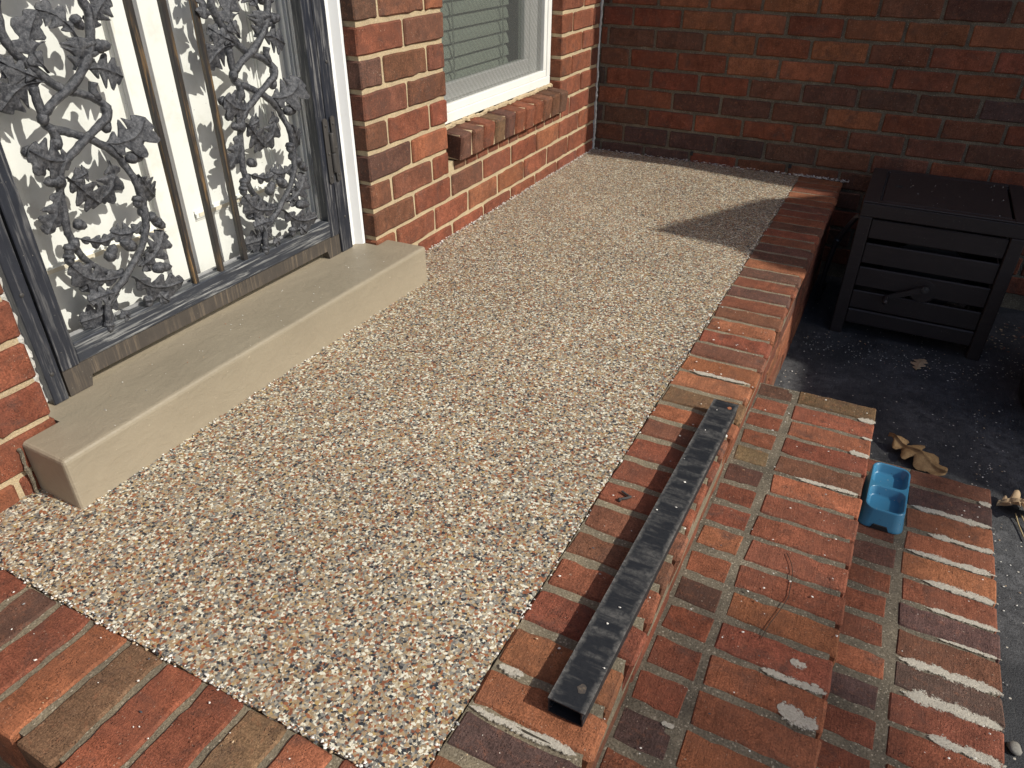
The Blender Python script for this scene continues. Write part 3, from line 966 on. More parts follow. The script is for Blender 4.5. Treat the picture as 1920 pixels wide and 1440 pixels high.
# white brick mould beside the security door
bm = bmesh.new()
pf = [(-0.10, 1.552), (-0.062, 1.552), (-0.060, 1.572), (-0.040, 1.5835), (-0.040, 1.5935), (-0.10, 1.5935)]
a_ = [bm.verts.new((x, y, 0.1085)) for x, y in pf]
b_ = [bm.verts.new((x, y, 2.14)) for x, y in pf]
bm.faces.new(a_[::-1]); bm.faces.new(b_)
for i in range(6):
    bm.faces.new((a_[i], a_[(i + 1) % 6], b_[(i + 1) % 6], b_[i]))
part_bm('brick_mould', bm, M['white_trim'], inner)
part_box('brick_mould', M['white_trim'], inner, (-0.115, -0.072, 0.603, 0.640, 0.1085, 2.14), 0.003)

# ================================================================== SECURITY DOOR
gate = thing('security_door', 'black iron security door with oak leaf scrollwork and three plain bars', 'security door', (-0.06, 1.083, 0.108))
XF, XB = -0.048, -0.078
part_box('fixed_jamb', M['door_v'], gate, (XB, XF - .002, 0.634, 0.6635, 0.109, 2.1), 0.0015)
part_box('fixed_jamb', M['door_v'], gate, (XB, XF - .002, 1.5045, 1.5505, 0.109, 2.1), 0.0015)
part_box('stile', M['door_v'], gate, (XB, XF, 0.6675, 0.704, 0.166, 2.06), 0.0015)
part_box('stile', M['door_v'], gate, (XB, XF, 1.463, 1.4995, 0.166, 2.06), 0.0015)
part_box('rail', M['door_h'], gate, (XB, XF - .0005, 0.7045, 1.4625, 0.168, 0.2105), 0.0015)
part_box('rail', M['door_h'], gate, (XB, XF - .0005, 0.7045, 1.4625, 2.02, 2.06), 0.0015)
bm = bmesh.new()
pf = [(0.668, 0.1095), (0.716, 0.1095), (0.722, 0.132), (1.445, 0.132), (1.451, 0.1095), (1.499, 0.1095), (1.499, 0.1665), (0.668, 0.1665)]
a_ = [bm.verts.new((XB + .004, y, z)) for y, z in pf]
b_ = [bm.verts.new((XF - .004, y, z)) for y, z in pf]
bm.faces.new(a_[::-1]); bm.faces.new(b_)
for i in range(8):
    bm.faces.new((a_[i], a_[(i + 1) % 8], b_[(i + 1) % 8], b_[i]))
part_bm('bottom_sweep', bm, M['sweep'], gate)
for y in (1.015, 1.090, 1.165):
    part_box('bar', M['bar'], gate, (-0.0675, -0.0545, y - .0065, y + .0065, 0.209, 2.03), 0.0015)
part_box('glazing_bead', M['silver'], gate, (XB - .008, XB - .001, 0.7045, 1.4625, 0.2085, 0.2135))
# screws in the fixed jamb
for (y, z) in ((0.648, 0.172), (0.648, 0.335), (1.530, 0.205), (1.530, 0.60)):
    bm = bmesh.new()
    lathe(bm, [(0.0042, 0), (0.0040, .0015), (0.002, .0026)], (XF - .002, y, z), Vector((1, 0, 0)), 10)
    part_bm('screw', bm, M['hinge'], gate)
# hinge
hg = None
bm = bmesh.new()
for (y0, y1, z0, z1) in ((1.481, 1.4985, 0.308, 0.472), (1.511, 1.5275, 0.308, 0.474)):
    yc = (y0 + y1) / 2
    n = 10
    prof = [(yc + (y1 - y0) / 2 * math.cos(math.pi + math.pi * k / n), z0 + .008 + (y1 - y0) / 2 * math.sin(math.pi + math.pi * k / n)) for k in range(n + 1)] + \
           [(yc + (y1 - y0) / 2 * math.cos(math.pi * k / n), z1 - .008 + (y1 - y0) / 2 * math.sin(math.pi * k / n)) for k in range(n + 1)]
    a_ = [bm.verts.new((XF + .0005, y, z)) for y, z in prof]
    b_ = [bm.verts.new((XF + .0045, y, z)) for y, z in prof]
    bm.faces.new(a_[::-1]); bm.faces.new(b_)
    for i in range(len(prof)):
        k = (i + 1) % len(prof)
        bm.faces.new((a_[i], a_[k], b_[k], b_[i]))
hg = part_bm('hinge', bm, M['hinge'], gate)
for (z0, z1) in ((0.335, 0.384), (0.386, 0.435)):
    bm = bmesh.new()
    lathe(bm, [(0.0068, z0), (0.0072, z0 + .002), (0.0072, z1 - .002), (0.0068, z1)], (XF + .007, 1.5045, 0), Vector((0, 0, 1)), 12)
    part_bm('hinge_knuckle', bm, M['hinge'], hg, True)
for (y, z) in ((1.490, 0.455), (1.490, 0.385), (1.490, 0.325), (1.519, 0.455), (1.519, 0.395), (1.519, 0.325)):
    bm = bmesh.new()
    lathe(bm, [(0.0036, 0), (0.0034, .0015), (0.0016, .0028)], (XF + .0045, y, z), Vector((1, 0, 0)), 8)
    part_bm('screw', bm, M['hinge'], hg)

STEMS = [[(0.86, 0.872), (0.815, 0.842), (0.782, 0.80), (0.771, 0.755), (0.773, 0.729), (0.787, 0.703), (0.812, 0.674), (0.836, 0.65), (0.863, 0.637), (0.889, 0.626), (0.906, 0.613), (0.913, 0.599), (0.901, 0.583), (0.876, 0.57), (0.845, 0.554), (0.82, 0.54), (0.799, 0.529), (0.786, 0.515), (0.785, 0.498), (0.782, 0.481), (0.778, 0.448), (0.772, 0.417), (0.774, 0.389), (0.782, 0.359), (0.803, 0.328), (0.829, 0.304), (0.854, 0.298)],
 [(0.86, 0.872), (0.895, 0.84), (0.912, 0.80), (0.921, 0.778), (0.926, 0.758), (0.92, 0.733), (0.907, 0.7), (0.884, 0.67), (0.854, 0.647), (0.82, 0.632), (0.802, 0.619), (0.791, 0.606), (0.798, 0.59), (0.818, 0.579), (0.844, 0.567), (0.874, 0.55), (0.903, 0.525), (0.918, 0.502), (0.923, 0.49), (0.928, 0.466), (0.932, 0.427), (0.93, 0.397), (0.921, 0.363), (0.9, 0.332), (0.876, 0.311), (0.848, 0.289), (0.825, 0.274), (0.807, 0.262), (0.795, 0.243), (0.786, 0.213)],
 [(0.791, 0.608), (0.791, 0.635), (0.793, 0.657)], [(0.798, 0.59), (0.802, 0.574), (0.801, 0.564)], [(0.914, 0.598), (0.906, 0.58), (0.904, 0.569)], [(0.904, 0.618), (0.898, 0.634), (0.902, 0.648)]]
LEAVES = [([(0.821, 0.675), (0.806, 0.706), (0.807, 0.731), (0.837, 0.769)], 0.0374), ([(0.875, 0.671), (0.887, 0.698), (0.89, 0.724)], 0.039), ([(0.89, 0.724), (0.881, 0.744), (0.866, 0.761), (0.846, 0.769)], 0.032), ([(0.927, 0.724), (0.938, 0.747), (0.951, 0.764), (0.977, 0.782)], 0.0374), ([(0.897, 0.67), (0.924, 0.668), (0.947, 0.659), (0.973, 0.646)], 0.0421), ([(0.819, 0.661), (0.784, 0.664), (0.756, 0.653), (0.73, 0.628)], 0.0445), ([(0.799, 0.67), (0.776, 0.685), (0.752, 0.703)], 0.0289), ([(0.827, 0.534), (0.798, 0.534), (0.766, 0.544), (0.738, 0.567)], 0.0437), ([(0.89, 0.542), (0.919, 0.539), (0.95, 0.548), (0.976, 0.575)], 0.0507), ([(0.927, 0.546), (0.953, 0.54), (0.976, 0.53)], 0.025), ([(0.79, 0.54), (0.766, 0.533), (0.744, 0.523)], 0.0211), ([(0.889, 0.512), (0.893, 0.485), (0.879, 0.457), (0.855, 0.442)], 0.0406), ([(0.796, 0.505), (0.815, 0.479), (0.833, 0.456), (0.851, 0.438)], 0.0367), ([(0.787, 0.494), (0.771, 0.466), (0.76, 0.442), (0.738, 0.413)], 0.0343), ([(0.8, 0.495), (0.825, 0.5), (0.841, 0.503)], 0.0257), ([(0.936, 0.474), (0.951, 0.445), (0.977, 0.414)], 0.0437), ([(0.922, 0.381), (0.895, 0.371), (0.869, 0.373), (0.852, 0.382)], 0.0281), ([(0.781, 0.394), (0.803, 0.382), (0.824, 0.374), (0.851, 0.378)], 0.0203), ([(0.892, 0.297), (0.924, 0.308), (0.948, 0.324), (0.968, 0.347)], 0.0491), ([(0.864, 0.286), (0.892, 0.255), (0.931, 0.237), (0.975, 0.234)], 0.039), ([(0.849, 0.294), (0.811, 0.3), (0.777, 0.315), (0.752, 0.35)], 0.0359), ([(0.83, 0.261), (0.804, 0.244), (0.78, 0.233), (0.744, 0.233)], 0.0437), ([(0.819, 0.271), (0.792, 0.277), (0.759, 0.277)], 0.0242), ([(0.916, 0.332), (0.917, 0.318), (0.918, 0.31)], 0.0172), ([(0.916, 0.24), (0.914, 0.223), (0.928, 0.205)], 0.0226), ([(0.79, 0.304), (0.78, 0.298), (0.764, 0.291)], 0.0172), ([(0.823, 0.23), (0.825, 0.218), (0.833, 0.206)], 0.0187), ([(0.899, 0.319), (0.905, 0.298), (0.911, 0.279)], 0.0195),
 ([(0.79, 0.80), (0.765, 0.79), (0.735, 0.80)], 0.036), ([(0.80, 0.83), (0.765, 0.84), (0.735, 0.86)], 0.042), ([(0.86, 0.80), (0.85, 0.83), (0.87, 0.855)], 0.034), ([(0.905, 0.825), (0.94, 0.835), (0.968, 0.83)], 0.042), ([(0.755, 0.76), (0.742, 0.745), (0.735, 0.72)], 0.03)]
ACORNS = [[(0.918, 0.704), (0.951, 0.704)], [(0.926, 0.508), (0.959, 0.502)], [(0.787, 0.501), (0.754, 0.506)], [(0.763, 0.388), (0.755, 0.373)], [(0.757, 0.373), (0.749, 0.354)], [(0.828, 0.334), (0.847, 0.359)], [(0.888, 0.339), (0.862, 0.361)], [(0.94, 0.391), (0.952, 0.374)], [(0.948, 0.378), (0.967, 0.356)], [(0.919, 0.282), (0.958, 0.272)], [(0.926, 0.432), (0.918, 0.416)], [(0.785, 0.422), (0.8, 0.412)], [(0.889, 0.231), (0.882, 0.209)], [(0.789, 0.217), (0.785, 0.205)], [(0.74, 0.567), (0.747, 0.555)], [(0.896, 0.755), (0.906, 0.734)]]
XI = -0.0585

OAK = [(0, .03), (.09, .035), (.13, .10), (.17, .34), (.22, .46), (.27, .44), (.31, .24), (.34, .20), (.38, .40), (.43, .70), (.50, .82), (.55, .74),
       (.585, .40), (.62, .30), (.66, .50), (.71, .74), (.77, .78), (.82, .60), (.85, .40), (.88, .42), (.92, .46), (.96, .34), (.985, .18), (1.0, .02)]
OAK2 = [(0, .04), (.12, .05), (.18, .20), (.26, .62), (.36, .80), (.45, .70), (.52, .38), (.58, .34), (.66, .66), (.74, .76), (.81, .58), (.86, .46), (.92, .44), (.97, .26), (1.0, .02)]
def prof_at(pr, t):
    for (a, wa), (b, wb) in zip(pr, pr[1:]):
        if t <= b:
            u = (t - a) / (b - a)
            u = u * u * (3 - 2 * u)
            return wa + (wb - wa) * u
    return pr[-1][1]
def leaf_bm(mid, hw, seed, fr=None, lobes=3, curl=0.006, th=0.0032, n=44):
    """an oak leaf along the mid rib points (2-D in a plane); fr maps (u, v, depth) to 3-D"""
    P = catmull([(a, b, 0) for a, b in mid], n)
    R_ = random.Random(seed)
    pr = OAK if lobes > 2 else OAK2
    sh = [R_.uniform(-.035, .035), R_.uniform(-.035, .035)]
    ampk = [R_.uniform(.85, 1.15), R_.uniform(.85, 1.15)]
    bend = R_.uniform(-1, 1)
    bm = bmesh.new()
    S_ = (-1, -0.62, -0.2, -0.05, 0, 0.05, 0.2, 0.62, 1)
    fr_, bk_ = [], []
    for i, p in enumerate(P):
        t = i / n
        d = (P[min(i + 1, n)] - P[max(i - 1, 0)]).normalized()
        nn = Vector((-d.y, d.x, 0))
        rowf, rowb = [], []
        for s in S_:
            k = 0 if s < 0 else 1
            tt = min(1, max(0, t + sh[k] * math.sin(math.pi * t)))
            pw = prof_at(pr, tt)
            w = max(hw * pw * ampk[k], 0.0016)
            off = abs(s)
            q = p + nn * (s * w) + d * (off * off * w * 0.30 * (1 - t))
            rise = 0.5 + 0.5 * math.cos((tt - .5) * 2 * math.pi / .31)
            ze = {1: -curl * 0.35, 0.62: curl * (0.05 + 0.30 * rise), 0.2: -curl * 0.05, 0.05: curl * 0.35, 0: curl * 0.75}[off]
            z = ze + curl * 1.1 * math.sin(t * 3.0 + bend * 1.5) + s * bend * curl * 0.5
            rowf.append(bm.verts.new(fr(q.x, q.y, z)))
            rowb.append(bm.verts.new(fr(q.x, q.y, z - th)))
        fr_.append(rowf); bk_.append(rowb)
    m = len(S_)
    for i in range(n):
        for k in range(m - 1):
            bm.faces.new((fr_[i][k], fr_[i][k + 1], fr_[i + 1][k + 1], fr_[i + 1][k]))
            bm.faces.new((bk_[i][k], bk_[i + 1][k], bk_[i + 1][k + 1], bk_[i][k + 1]))
        for k in (0, m - 1):
            bm.faces.new((fr_[i][k], fr_[i + 1][k], bk_[i + 1][k], bk_[i][k]))
            for r_ in (fr_, bk_):
                e = bm.edges.get((r_[i][k], r_[i + 1][k]))
                if e:
                    e.smooth = False
    for i in (0, n):
        for k in range(m - 1):
            bm.faces.new((fr_[i][k], fr_[i][k + 1], bk_[i][k + 1], bk_[i][k]))
    return bm
scroll_parts = []
sc1 = put('scrollwork', None, gate, (XI, 0.856, 0.5))
bm = bmesh.new()
for si, s in enumerate(STEMS):
    n = len(s)
    pts = []
    for i, (y, z) in enumerate(s):
        if si == 0:
            x = XI - .004 if i < 11 else XI + .005 if i < 19 else XI - .004
        elif si == 1:
            x = XI + .005 if i < 11 else XI - .004 if i < 19 else XI + .006
        else:
            x = XI
        pts.append((x, y, z))
    P = catmull(pts, n * 4 if si < 2 else 8)
    rr = (lambda t: 0.0084 - 0.0018 * t) if si < 2 else (lambda t: 0.0068 + .002 * t)
    tube(bm, P, rr, 10, 0.30, si * 3.7)
stem_o = part_bm('vine_stem', bm, M['iron'], sc1, True)
# give the first scroll a mesh of its own: the knots on the stems
bm = bmesh.new()
for (y, z) in ((0.791, 0.606), (0.913, 0.599), (0.786, 0.515), (0.774, 0.385), (0.93, 0.40), (0.801, 0.562), (0.903, 0.57), (0.921, 0.363)):
    lathe(bm, [(0.002, -.012), (0.0085, -.008), (0.0102, 0), (0.0082, .008), (0.002, .012)], (XI, y, z), Vector((0.15, 0.3, 1)).normalized(), 9)
knots = part_bm('knot', bm, M['iron'], sc1, True)
for i, (mid, w) in enumerate(LEAVES):
    R_ = random.Random(i)
    xo = XI + R_.uniform(-0.003, 0.006)
    L = sum((Vector(a) - Vector(b)).length for a, b in zip(mid, mid[1:]))
    bm = leaf_bm(mid, w * 0.90, 100 + i, lambda a, b, c, xo=xo, m0=mid[0], tl=(R_.uniform(-.25, .25), R_.uniform(-.25, .25)): (xo + c + (a - m0[0]) * tl[0] + (b - m0[1]) * tl[1], a, b), 3 if L > .055 else 2, 0.0048, 0.0026)
    for v in bm.verts:
        v.co.x += 0.0012 * noise.noise(Vector((v.co.y * 90, v.co.z * 90, i)))
    part_bm('iron_leaf', bm, M['iron'], sc1, True)
for i, (a, b) in enumerate(ACORNS):
    bm = bmesh.new()
    a3, b3 = Vector((XI + .003, *a)), Vector((XI + .006, *b))
    ax = (b3 - a3)
    L = max(ax.length, 0.022)
    r = 0.0095 if L < .03 else 0.0108
    lathe(bm, [(0.002, -.1 * L), (r * .9, 0.02 * L), (r * 1.12, .25 * L), (r * 1.15, .42 * L), (r * .9, .46 * L), (r * .95, .62 * L), (r * .75, .85 * L), (r * .3, 1.0 * L), (0.0012, 1.06 * L)], a3, ax.normalized(), 12)
    part_bm('acorn', bm, M['iron'], sc1, True)
# the second scroll: a copy of the first with every piece
DY, DZ = 0.4415, 0.006
sc2 = sc1.copy()
COL.objects.link(sc2)
sc2.parent = gate
sc2.location = sc1.location + Vector((0, DY, DZ))
for ch in list(sc1.children):
    c = ch.copy()
    COL.objects.link(c)
    c.parent = sc2

# ================================================================== WINDOW
win = thing('window', 'white framed window with closed grey green blinds behind a fine insect screen', 'window', (-0.06, 2.43, 0.34))
XW = -0.048
def fr_ring(name, mat, x0, x1, y0, y1, z0, z1, wl, wr, wb, wt, bev=.002):
    for d in ((x0, x1, y0, y1, z0, z0 + wb), (x0, x1, y0, y1, z1 - wt, z1), (x0, x1, y0, y0 + wl, z0 + wb, z1 - wt), (x0, x1, y1 - wr, y1, z0 + wb, z1 - wt)):
        part_box(name, mat, win, d, bev)
# outer frame in two steps, which leaves the fine groove line
fr_ring('frame', M['white_vinyl'], -0.12, XW, 2.004, 2.866, 0.342, 1.748, 0.03, 0.030, 0.032, 0.03)
fr_ring('frame_step', M['white_vinyl'], -0.12, XW - .004, 2.0345, 2.8355, 0.3745, 1.717, 0.03, 0.024, 0.024, 0.03)
part_box('sash_track', M['white_vinyl'], win, (-0.12, -0.082, 2.745, 2.811, 0.399, 1.687), .002)
fr_ring('sash', M['white_vinyl'], -0.112, -0.083, 2.065, 2.744, 0.3992, 1.6, 0.04, 0.040, 0.052, 0.04, .003)
part_box('pane', M['glass'], win, (-0.101, -0.098, 2.105, 2.704, 0.4515, 1.56))
bm = bmesh.new()
box(bm, -0.0655, -0.065, 2.0646, 2.8112, 0.3988, 1.686)
part_bm('insect_screen', bm, M['screen'], win)
bl = put('blind', boxmesh('blind', M['blind'], (-0.012, 0.012, -0.34, 0.34, -0.012, 0.012)), win, (-0.148, 2.40, 1.60))
slat_b = bmesh.new()
n = 8
rows = []
for k in range(n + 1):
    t = k / n - .5
    a = math.radians(114)
    u, h = t * 0.049, 0.0045 * (1 - (2 * t) ** 2)
    rows.append((u * math.cos(a) + h * math.sin(a), u * math.sin(a) - h * math.cos(a)))
vr = [[slat_b.verts.new((x, y, z)) for (x, z) in rows] for y in (-0.335, 0.335)]
vr2 = [[slat_b.verts.new((x - .0022, y, z + .0008)) for (x, z) in rows] for y in (-0.335, 0.335)]
for k in range(n):
    slat_b.faces.new((vr[0][k], vr[0][k + 1], vr[1][k + 1], vr[1][k]))
    slat_b.faces.new((vr2[0][k], vr2[1][k], vr2[1][k + 1], vr2[0][k + 1]))
slat_m = mesh(slat_b, 'slat', M['blind'], True)
for k in range(26):
    z = 0.448 + 0.0425 * k
    put('slat', slat_m, bl, (-0.148 + rnd.uniform(-.0005, .0005), 2.345, z), (rnd.uniform(-.002, .002), rnd.uniform(-.03, .03), 0))
for y in (2.265, 2.615):
    bm = bmesh.new()
    for k in range(60):
        z = 0.42 + 0.0198 * k
        box(bm, -0.1305 + .002 * (k % 2), -0.1285 + .002 * (k % 2), y - .004, y + .004, z, z + .0198)
    part_bm('ladder_tape', bm, M['tape'], bl)

# ================================================================== CHANNEL BAR
bar = thing('metal_channel', 'long black hollow metal bar with dusty edges lying along the brick border', 'metal bar', (1.06, 0.955, 0.004))
Lb, Wb, Hb = 0.815, 0.053, 0.0285
bmL = bmesh.new()
for d in ((-Wb / 2, Wb / 2, -Lb / 2, Lb / 2, Hb - .0022, Hb), (-Wb / 2 + .001, Wb / 2 - .002, -Lb / 2, Lb / 2, 0, .002),
          (-Wb / 2 + .0005, -Wb / 2 + .0025, -Lb / 2, Lb / 2, .002, Hb - .0022), (-Wb / 2 + .0025, -Wb / 2 + .006, -Lb / 2, Lb / 2, .011, .0135),
          (Wb / 2 - .004, Wb / 2 - .002, -Lb / 2, Lb / 2, .002, .014), (Wb / 2 - .0055, Wb / 2 - .0035, -Lb / 2, Lb / 2, .014, Hb - .0022)):
    box(bmL, *d)
bo = put('channel_body', mesh(bmL, 'channel_body', M['channel']), bar, (1.0605, 0.955, 0.0055), (0, 0, math.radians(-1.05)))
for (dx, dy, s) in ((0.008, -0.375, 1), (0.012, 0.385, .7)):
    bm = bmesh.new()
    vs = [bm.verts.new((1.0605 + dx + .006 * s * math.cos(a * .628) * (1 + .3 * math.sin(a * 3)) + dy * .018, 0.955 + dy + .008 * s * math.sin(a * .628), 0.0055 + Hb + .0006)) for a in range(10)]
    bm.faces.new(vs)
    part_bm('dried_blob', bm, M['sweep'] if s == 1 else M['chip_rust'], bar)

# ================================================================== PET BOWL
bowl = thing('pet_bowl', 'blue plastic double pet bowl sitting on the lower brick step', 'pet bowl', (1.437, 1.59, Z2))
def rrect(hx, hy, r, n=6):
    out = []
    for cx, cy, a0 in ((hx - r, hy - r, 0), (-hx + r, hy - r, 90), (-hx + r, -hy + r, 180), (hx - r, -hy + r, 270)):
        for k in range(n + 1):
            a = math.radians(a0 + 90 * k / n)
            out.append((cx + r * math.cos(a), cy + r * math.sin(a)))
    return out
bm = bmesh.new()
HB = 0.050
HX, HY = 0.0425, 0.0955
def ringv(pts, z, cx=0, cy=0):
    return [bm.verts.new((x + cx, y + cy, z)) for x, y in pts]
def skin(a, b):
    n = len(a)
    for k in range(n):
        bm.faces.new((a[k], a[(k + 1) % n], b[(k + 1) % n], b[k]))
o0 = ringv(rrect(HX + .006, HY + .006, .022), 0.0)
o00 = ringv(rrect(HX + .006, HY + .006, .022), 0.004)
o1 = ringv(rrect(HX + .0035, HY + .0035, .022), 0.008)
o2 = ringv(rrect(HX, HY, .022), HB - .003)
o3 = ringv(rrect(HX - .0015, HY - .0015, .021), HB)
skin(o0, o00); skin(o00, o1); skin(o1, o2); skin(o2, o3)
pools = []
for s in (-1, 1):
    cy = s * 0.0470
    hy = 0.0425
    r1 = ringv(rrect(HX - .0040, hy + .001, .019), HB, 0, cy)
    r2 = ringv(rrect(HX - .0056, hy - .0008, .0175), HB - .002, 0, cy)
    r3 = ringv(rrect(HX - .0085, hy - .0042, .0135), 0.030, 0, cy)
    r4 = ringv(rrect(HX - .0125, hy - .0082, .010), 0.0268, 0, cy)
    skin(r1, r2); skin(r2, r3); skin(r3, r4)
    bm.faces.new(r4)
    pools.append(r1)
# rim between outer ring and the two pools
edges = []
def loop_edges(r):
    return [bm.edges.get((r[k], r[(k + 1) % len(r)])) or bm.edges.new((r[k], r[(k + 1) % len(r)])) for k in range(len(r))]
for r in [o3] + pools:
    edges += loop_edges(r)
bmesh.ops.triangle_fill(bm, use_beauty=True, use_dissolve=False, edges=edges)
me = mesh(bm, 'bowl_body', M['bowl'], False)
for p in me.polygons:
    p.use_smooth = abs(p.normal.z) < 0.95
bb = put('bowl_body', me, bowl, (1.437, 1.586, Z2 + 0.001), (0, 0, math.radians(-1.5)))
bm = bmesh.new()   # the dark finger gap at the near foot
pf = [(-.020, 0.0), (-.014, .011), (.014, .011), (.020, 0.0)]
a_ = [bm.verts.new((1.435 + x, 1.586 - HY - .0070, Z2 + .0012 + z)) for x, z in pf]
b_ = [bm.verts.new((1.435 + x, 1.586 - HY + .004, Z2 + .0012 + z)) for x, z in pf]
bm.faces.new(a_); bm.faces.new(b_[::-1])
for i in range(4):
    k = (i + 1) % 4
    bm.faces.new((a_[i], a_[k], b_[k], b_[i]))
part_bm('finger_gap', bm, M['dark_void'], bowl)

# ================================================================== HOSE CABINET
cab = thing('hose_cabinet', 'dark brown slatted metal hose reel cabinet with a crank handle, standing in the shade', 'cabinet', (1.45, 2.96, -0.41))
X0, X1, Y0, Y1, ZT = 1.200, 1.700, 2.739, 3.195, 0.088
MC = M['cabinet']
for (x, y) in ((X0, Y0), (X1 - .042, Y0), (X0, Y1 - .042), (X1 - .042, Y1 - .042)):
    part_box('leg', MC, cab, (x, x + .042, y, y + .042, -0.41, ZT - .0505), .003)
for d in ((X0, X1, Y0, Y0 + .042, ZT - .050, ZT - .002), (X0, X1, Y1 - .042, Y1, ZT - .050, ZT - .002), (X0, X0 + .042, Y0 + .0425, Y1 - .0425, ZT - .050, ZT - .002), (X1 - .042, X1, Y0 + .0425, Y1 - .0425, ZT - .050, ZT - .002)):
    part_box('top_frame', MC, cab, d, .003)
lid = part_box('lid', MC, cab, (X0 + .058, X1 - .054, Y0 + .030, Y1 - .03, ZT - .0015, ZT + .004), .002)
part_box('lid_edge', MC, cab, (X0, X0 + .050, Y0, Y1, ZT - .0015, ZT + .004), .002)
part_box('lid_edge', MC, cab, (X1 - .046, X1, Y0, Y1, ZT - .0015, ZT + .004), .002)
part_box('lid_edge', MC, cab, (X0 + .0505, X1 - .0465, Y0, Y0 + .0295, ZT - .0015, ZT + .004), .002)
part_box('lid_edge', MC, cab, (X0 + .0505, X1 - .0465, Y1 - .0295, Y1, ZT - .0015, ZT + .004), .002)
bm = bmesh.new()
lathe(bm, [(0.0125, 0), (0.0125, .0006)], (1.300, 2.972, ZT + .0042), Vector((0, 0, 1)), 18)
part_bm('finger_hole', bm, M['dark_void'], lid)
part_box('slot', M['dark_void'], lid, (X0 + .0505, X0 + .0575, Y0 + .03, Y1 - .03, ZT - .003, ZT - .0005))
SL = [(-0.0365, 0.031), (-0.128, -0.055), (-0.2155, -0.1435), (-0.302, -0.2335)]
for (za, zb_) in SL:
    part_box('slat', MC, cab, (X0 + .043, X1 - .043, Y0 + .006, Y0 + .018, za, zb_), .003)
    part_box('slat', MC, cab, (X0 + .006, X0 + .018, Y0 + .043, Y1 - .043, za, zb_), .003)
    part_box('slat', MC, cab, (X1 - .018, X1 - .006, Y0 + .043, Y1 - .043, za, zb_), .003)
part_box('bottom_rail', MC, cab, (X0 + .0425, X1 - .0425, Y0 + .001, Y0 + .040, -0.362, -0.306), .004)
part_box('bottom_rail', MC, cab, (X0 + .001, X0 + .04, Y0 + .0425, Y1 - .0425, -0.362, -0.306), .004)
part_box('bottom_rail', MC, cab, (X1 - .04, X1 - .001, Y0 + .0425, Y1 - .0425, -0.362, -0.306), .004)
part_box('inner_back', M['dark_void'], cab, (X0 + .043, X1 - .043, Y1 - .02, Y1 - .01, -0.36, 0.03))
bm = bmesh.new()
lathe(bm, [(0.13, 0), (0.13, .02), (0.06, .03), (0.06, .25), (0.13, .26), (0.13, .28)], (1.45, 2.80, -0.16), Vector((0, 1, 0)), 24)
part_bm('hose_reel', bm, M['black_plastic'], cab, False)
bm = bmesh.new()
lathe(bm, [(0.046, -.012), (0.046, -.004), (0.040, .0005), (0.0, .012)][:3], (1.462, Y0 + .006, -0.194), Vector((0, -1, 0)), 24)
part_bm('reel_hub', bm, M['cabinet'], cab)
crank = put('crank_handle', None, cab, (1.466, Y0 - .012, -0.178))
bm = bmesh.new()
a3, b3 = Vector((1.466, Y0 - .014, -0.178)), Vector((1.354, Y0 - .016, -0.232))
d = (b3 - a3).normalized(); nrm_ = Vector((d.z, 0, -d.x))
for k in range(1):
    vs0 = []
    for dy in (-.005, .005):
        vs0.append([bm.verts.new(p + nrm_ * s * w + Vector((0, dy, 0))) for p, s, w in ((a3 - d * .012, -1, .006), (a3, -1, .0105), (b3, -1, .008), (b3 + d * .009, -1, .004), (b3 + d * .009, 1, .004), (b3, 1, .008), (a3, 1, .0105), (a3 - d * .012, 1, .006))])
    bm.faces.new(vs0[0]); bm.faces.new(vs0[1][::-1])
    for i in range(8):
        k = (i + 1) % 8
        bm.faces.new((vs0[0][i], vs0[0][k], vs0[1][k], vs0[1][i]))
part_bm('crank_arm', bm, M['cabinet'], crank)
bm = bmesh.new()
lathe(bm, [(0.007, 0), (0.008, .004), (0.0095, .016), (0.009, .036), (0.0075, .044), (0.003, .047)], b3 + Vector((0, -.004, 0)), Vector((0, -1, 0)), 14)
part_bm('crank_knob', bm, M['cabinet'], crank, True)
bm = bmesh.new()
lathe(bm, [(0.0115, 0), (0.0115, .004), (0.0055, .0045), (0.005, .009)], a3 + Vector((0, -.005, 0)), Vector((0, -1, 0)), 14)
part_bm('crank_bolt', bm, M['hinge'], crank)

hose = thing('garden_hose', 'black garden hose dropping behind the porch edge from the slatted cabinet', 'hose', (1.14, 2.85, -0.41))
bm = bmesh.new()
tube(bm, catmull([(1.235, 2.80, 0.028), (1.195, 2.795, 0.018), (1.165, 2.815, -0.045), (1.146, 2.838, -0.098), (1.134, 2.862, -0.19), (1.126, 2.90, -0.32), (1.124, 2.98, -0.392), (1.13, 3.15, -0.398)], 46), 0.0095, 12, 0)
part_bm('hose_tube', bm, M['black_plastic'], hose, True)
bm = bmesh.new()
lathe(bm, [(0.010, -.016), (0.0135, -.012), (0.0135, .004), (0.0115, .006), (0.0115, .016), (0.010, .018)], (1.146, 2.838, -0.098), Vector((-.02, .025, -.06)).normalized(), 12)
part_bm('hose_connector', bm, M['black_plastic'], hose)

# dark round tub at the right edge
tub = thing('plastic_tub', 'black round tub in the shade beside the slatted cabinet, cut off by the right edge', 'tub', (2.07, 2.53, -0.41))
bm = bmesh.new()
lathe(bm, [(0.262, 0), (0.272, .02), (0.285, .30), (0.300, .31), (0.300, .345), (0.286, .35), (0.276, .345), (0.262, .05)], (2.075, 2.53, -0.409), Vector((0, 0, 1)), 40)
part_bm('tub_body', bm, M['black_plastic'], tub, True)
bm = bmesh.new()
lathe(bm, [(0.273, 0), (0.20, .004), (0.05, .012)], (2.075, 2.53, -0.12), Vector((0, 0, 1)), 30)
part_bm('tub_soil', bm, M['dark_void'], tub)

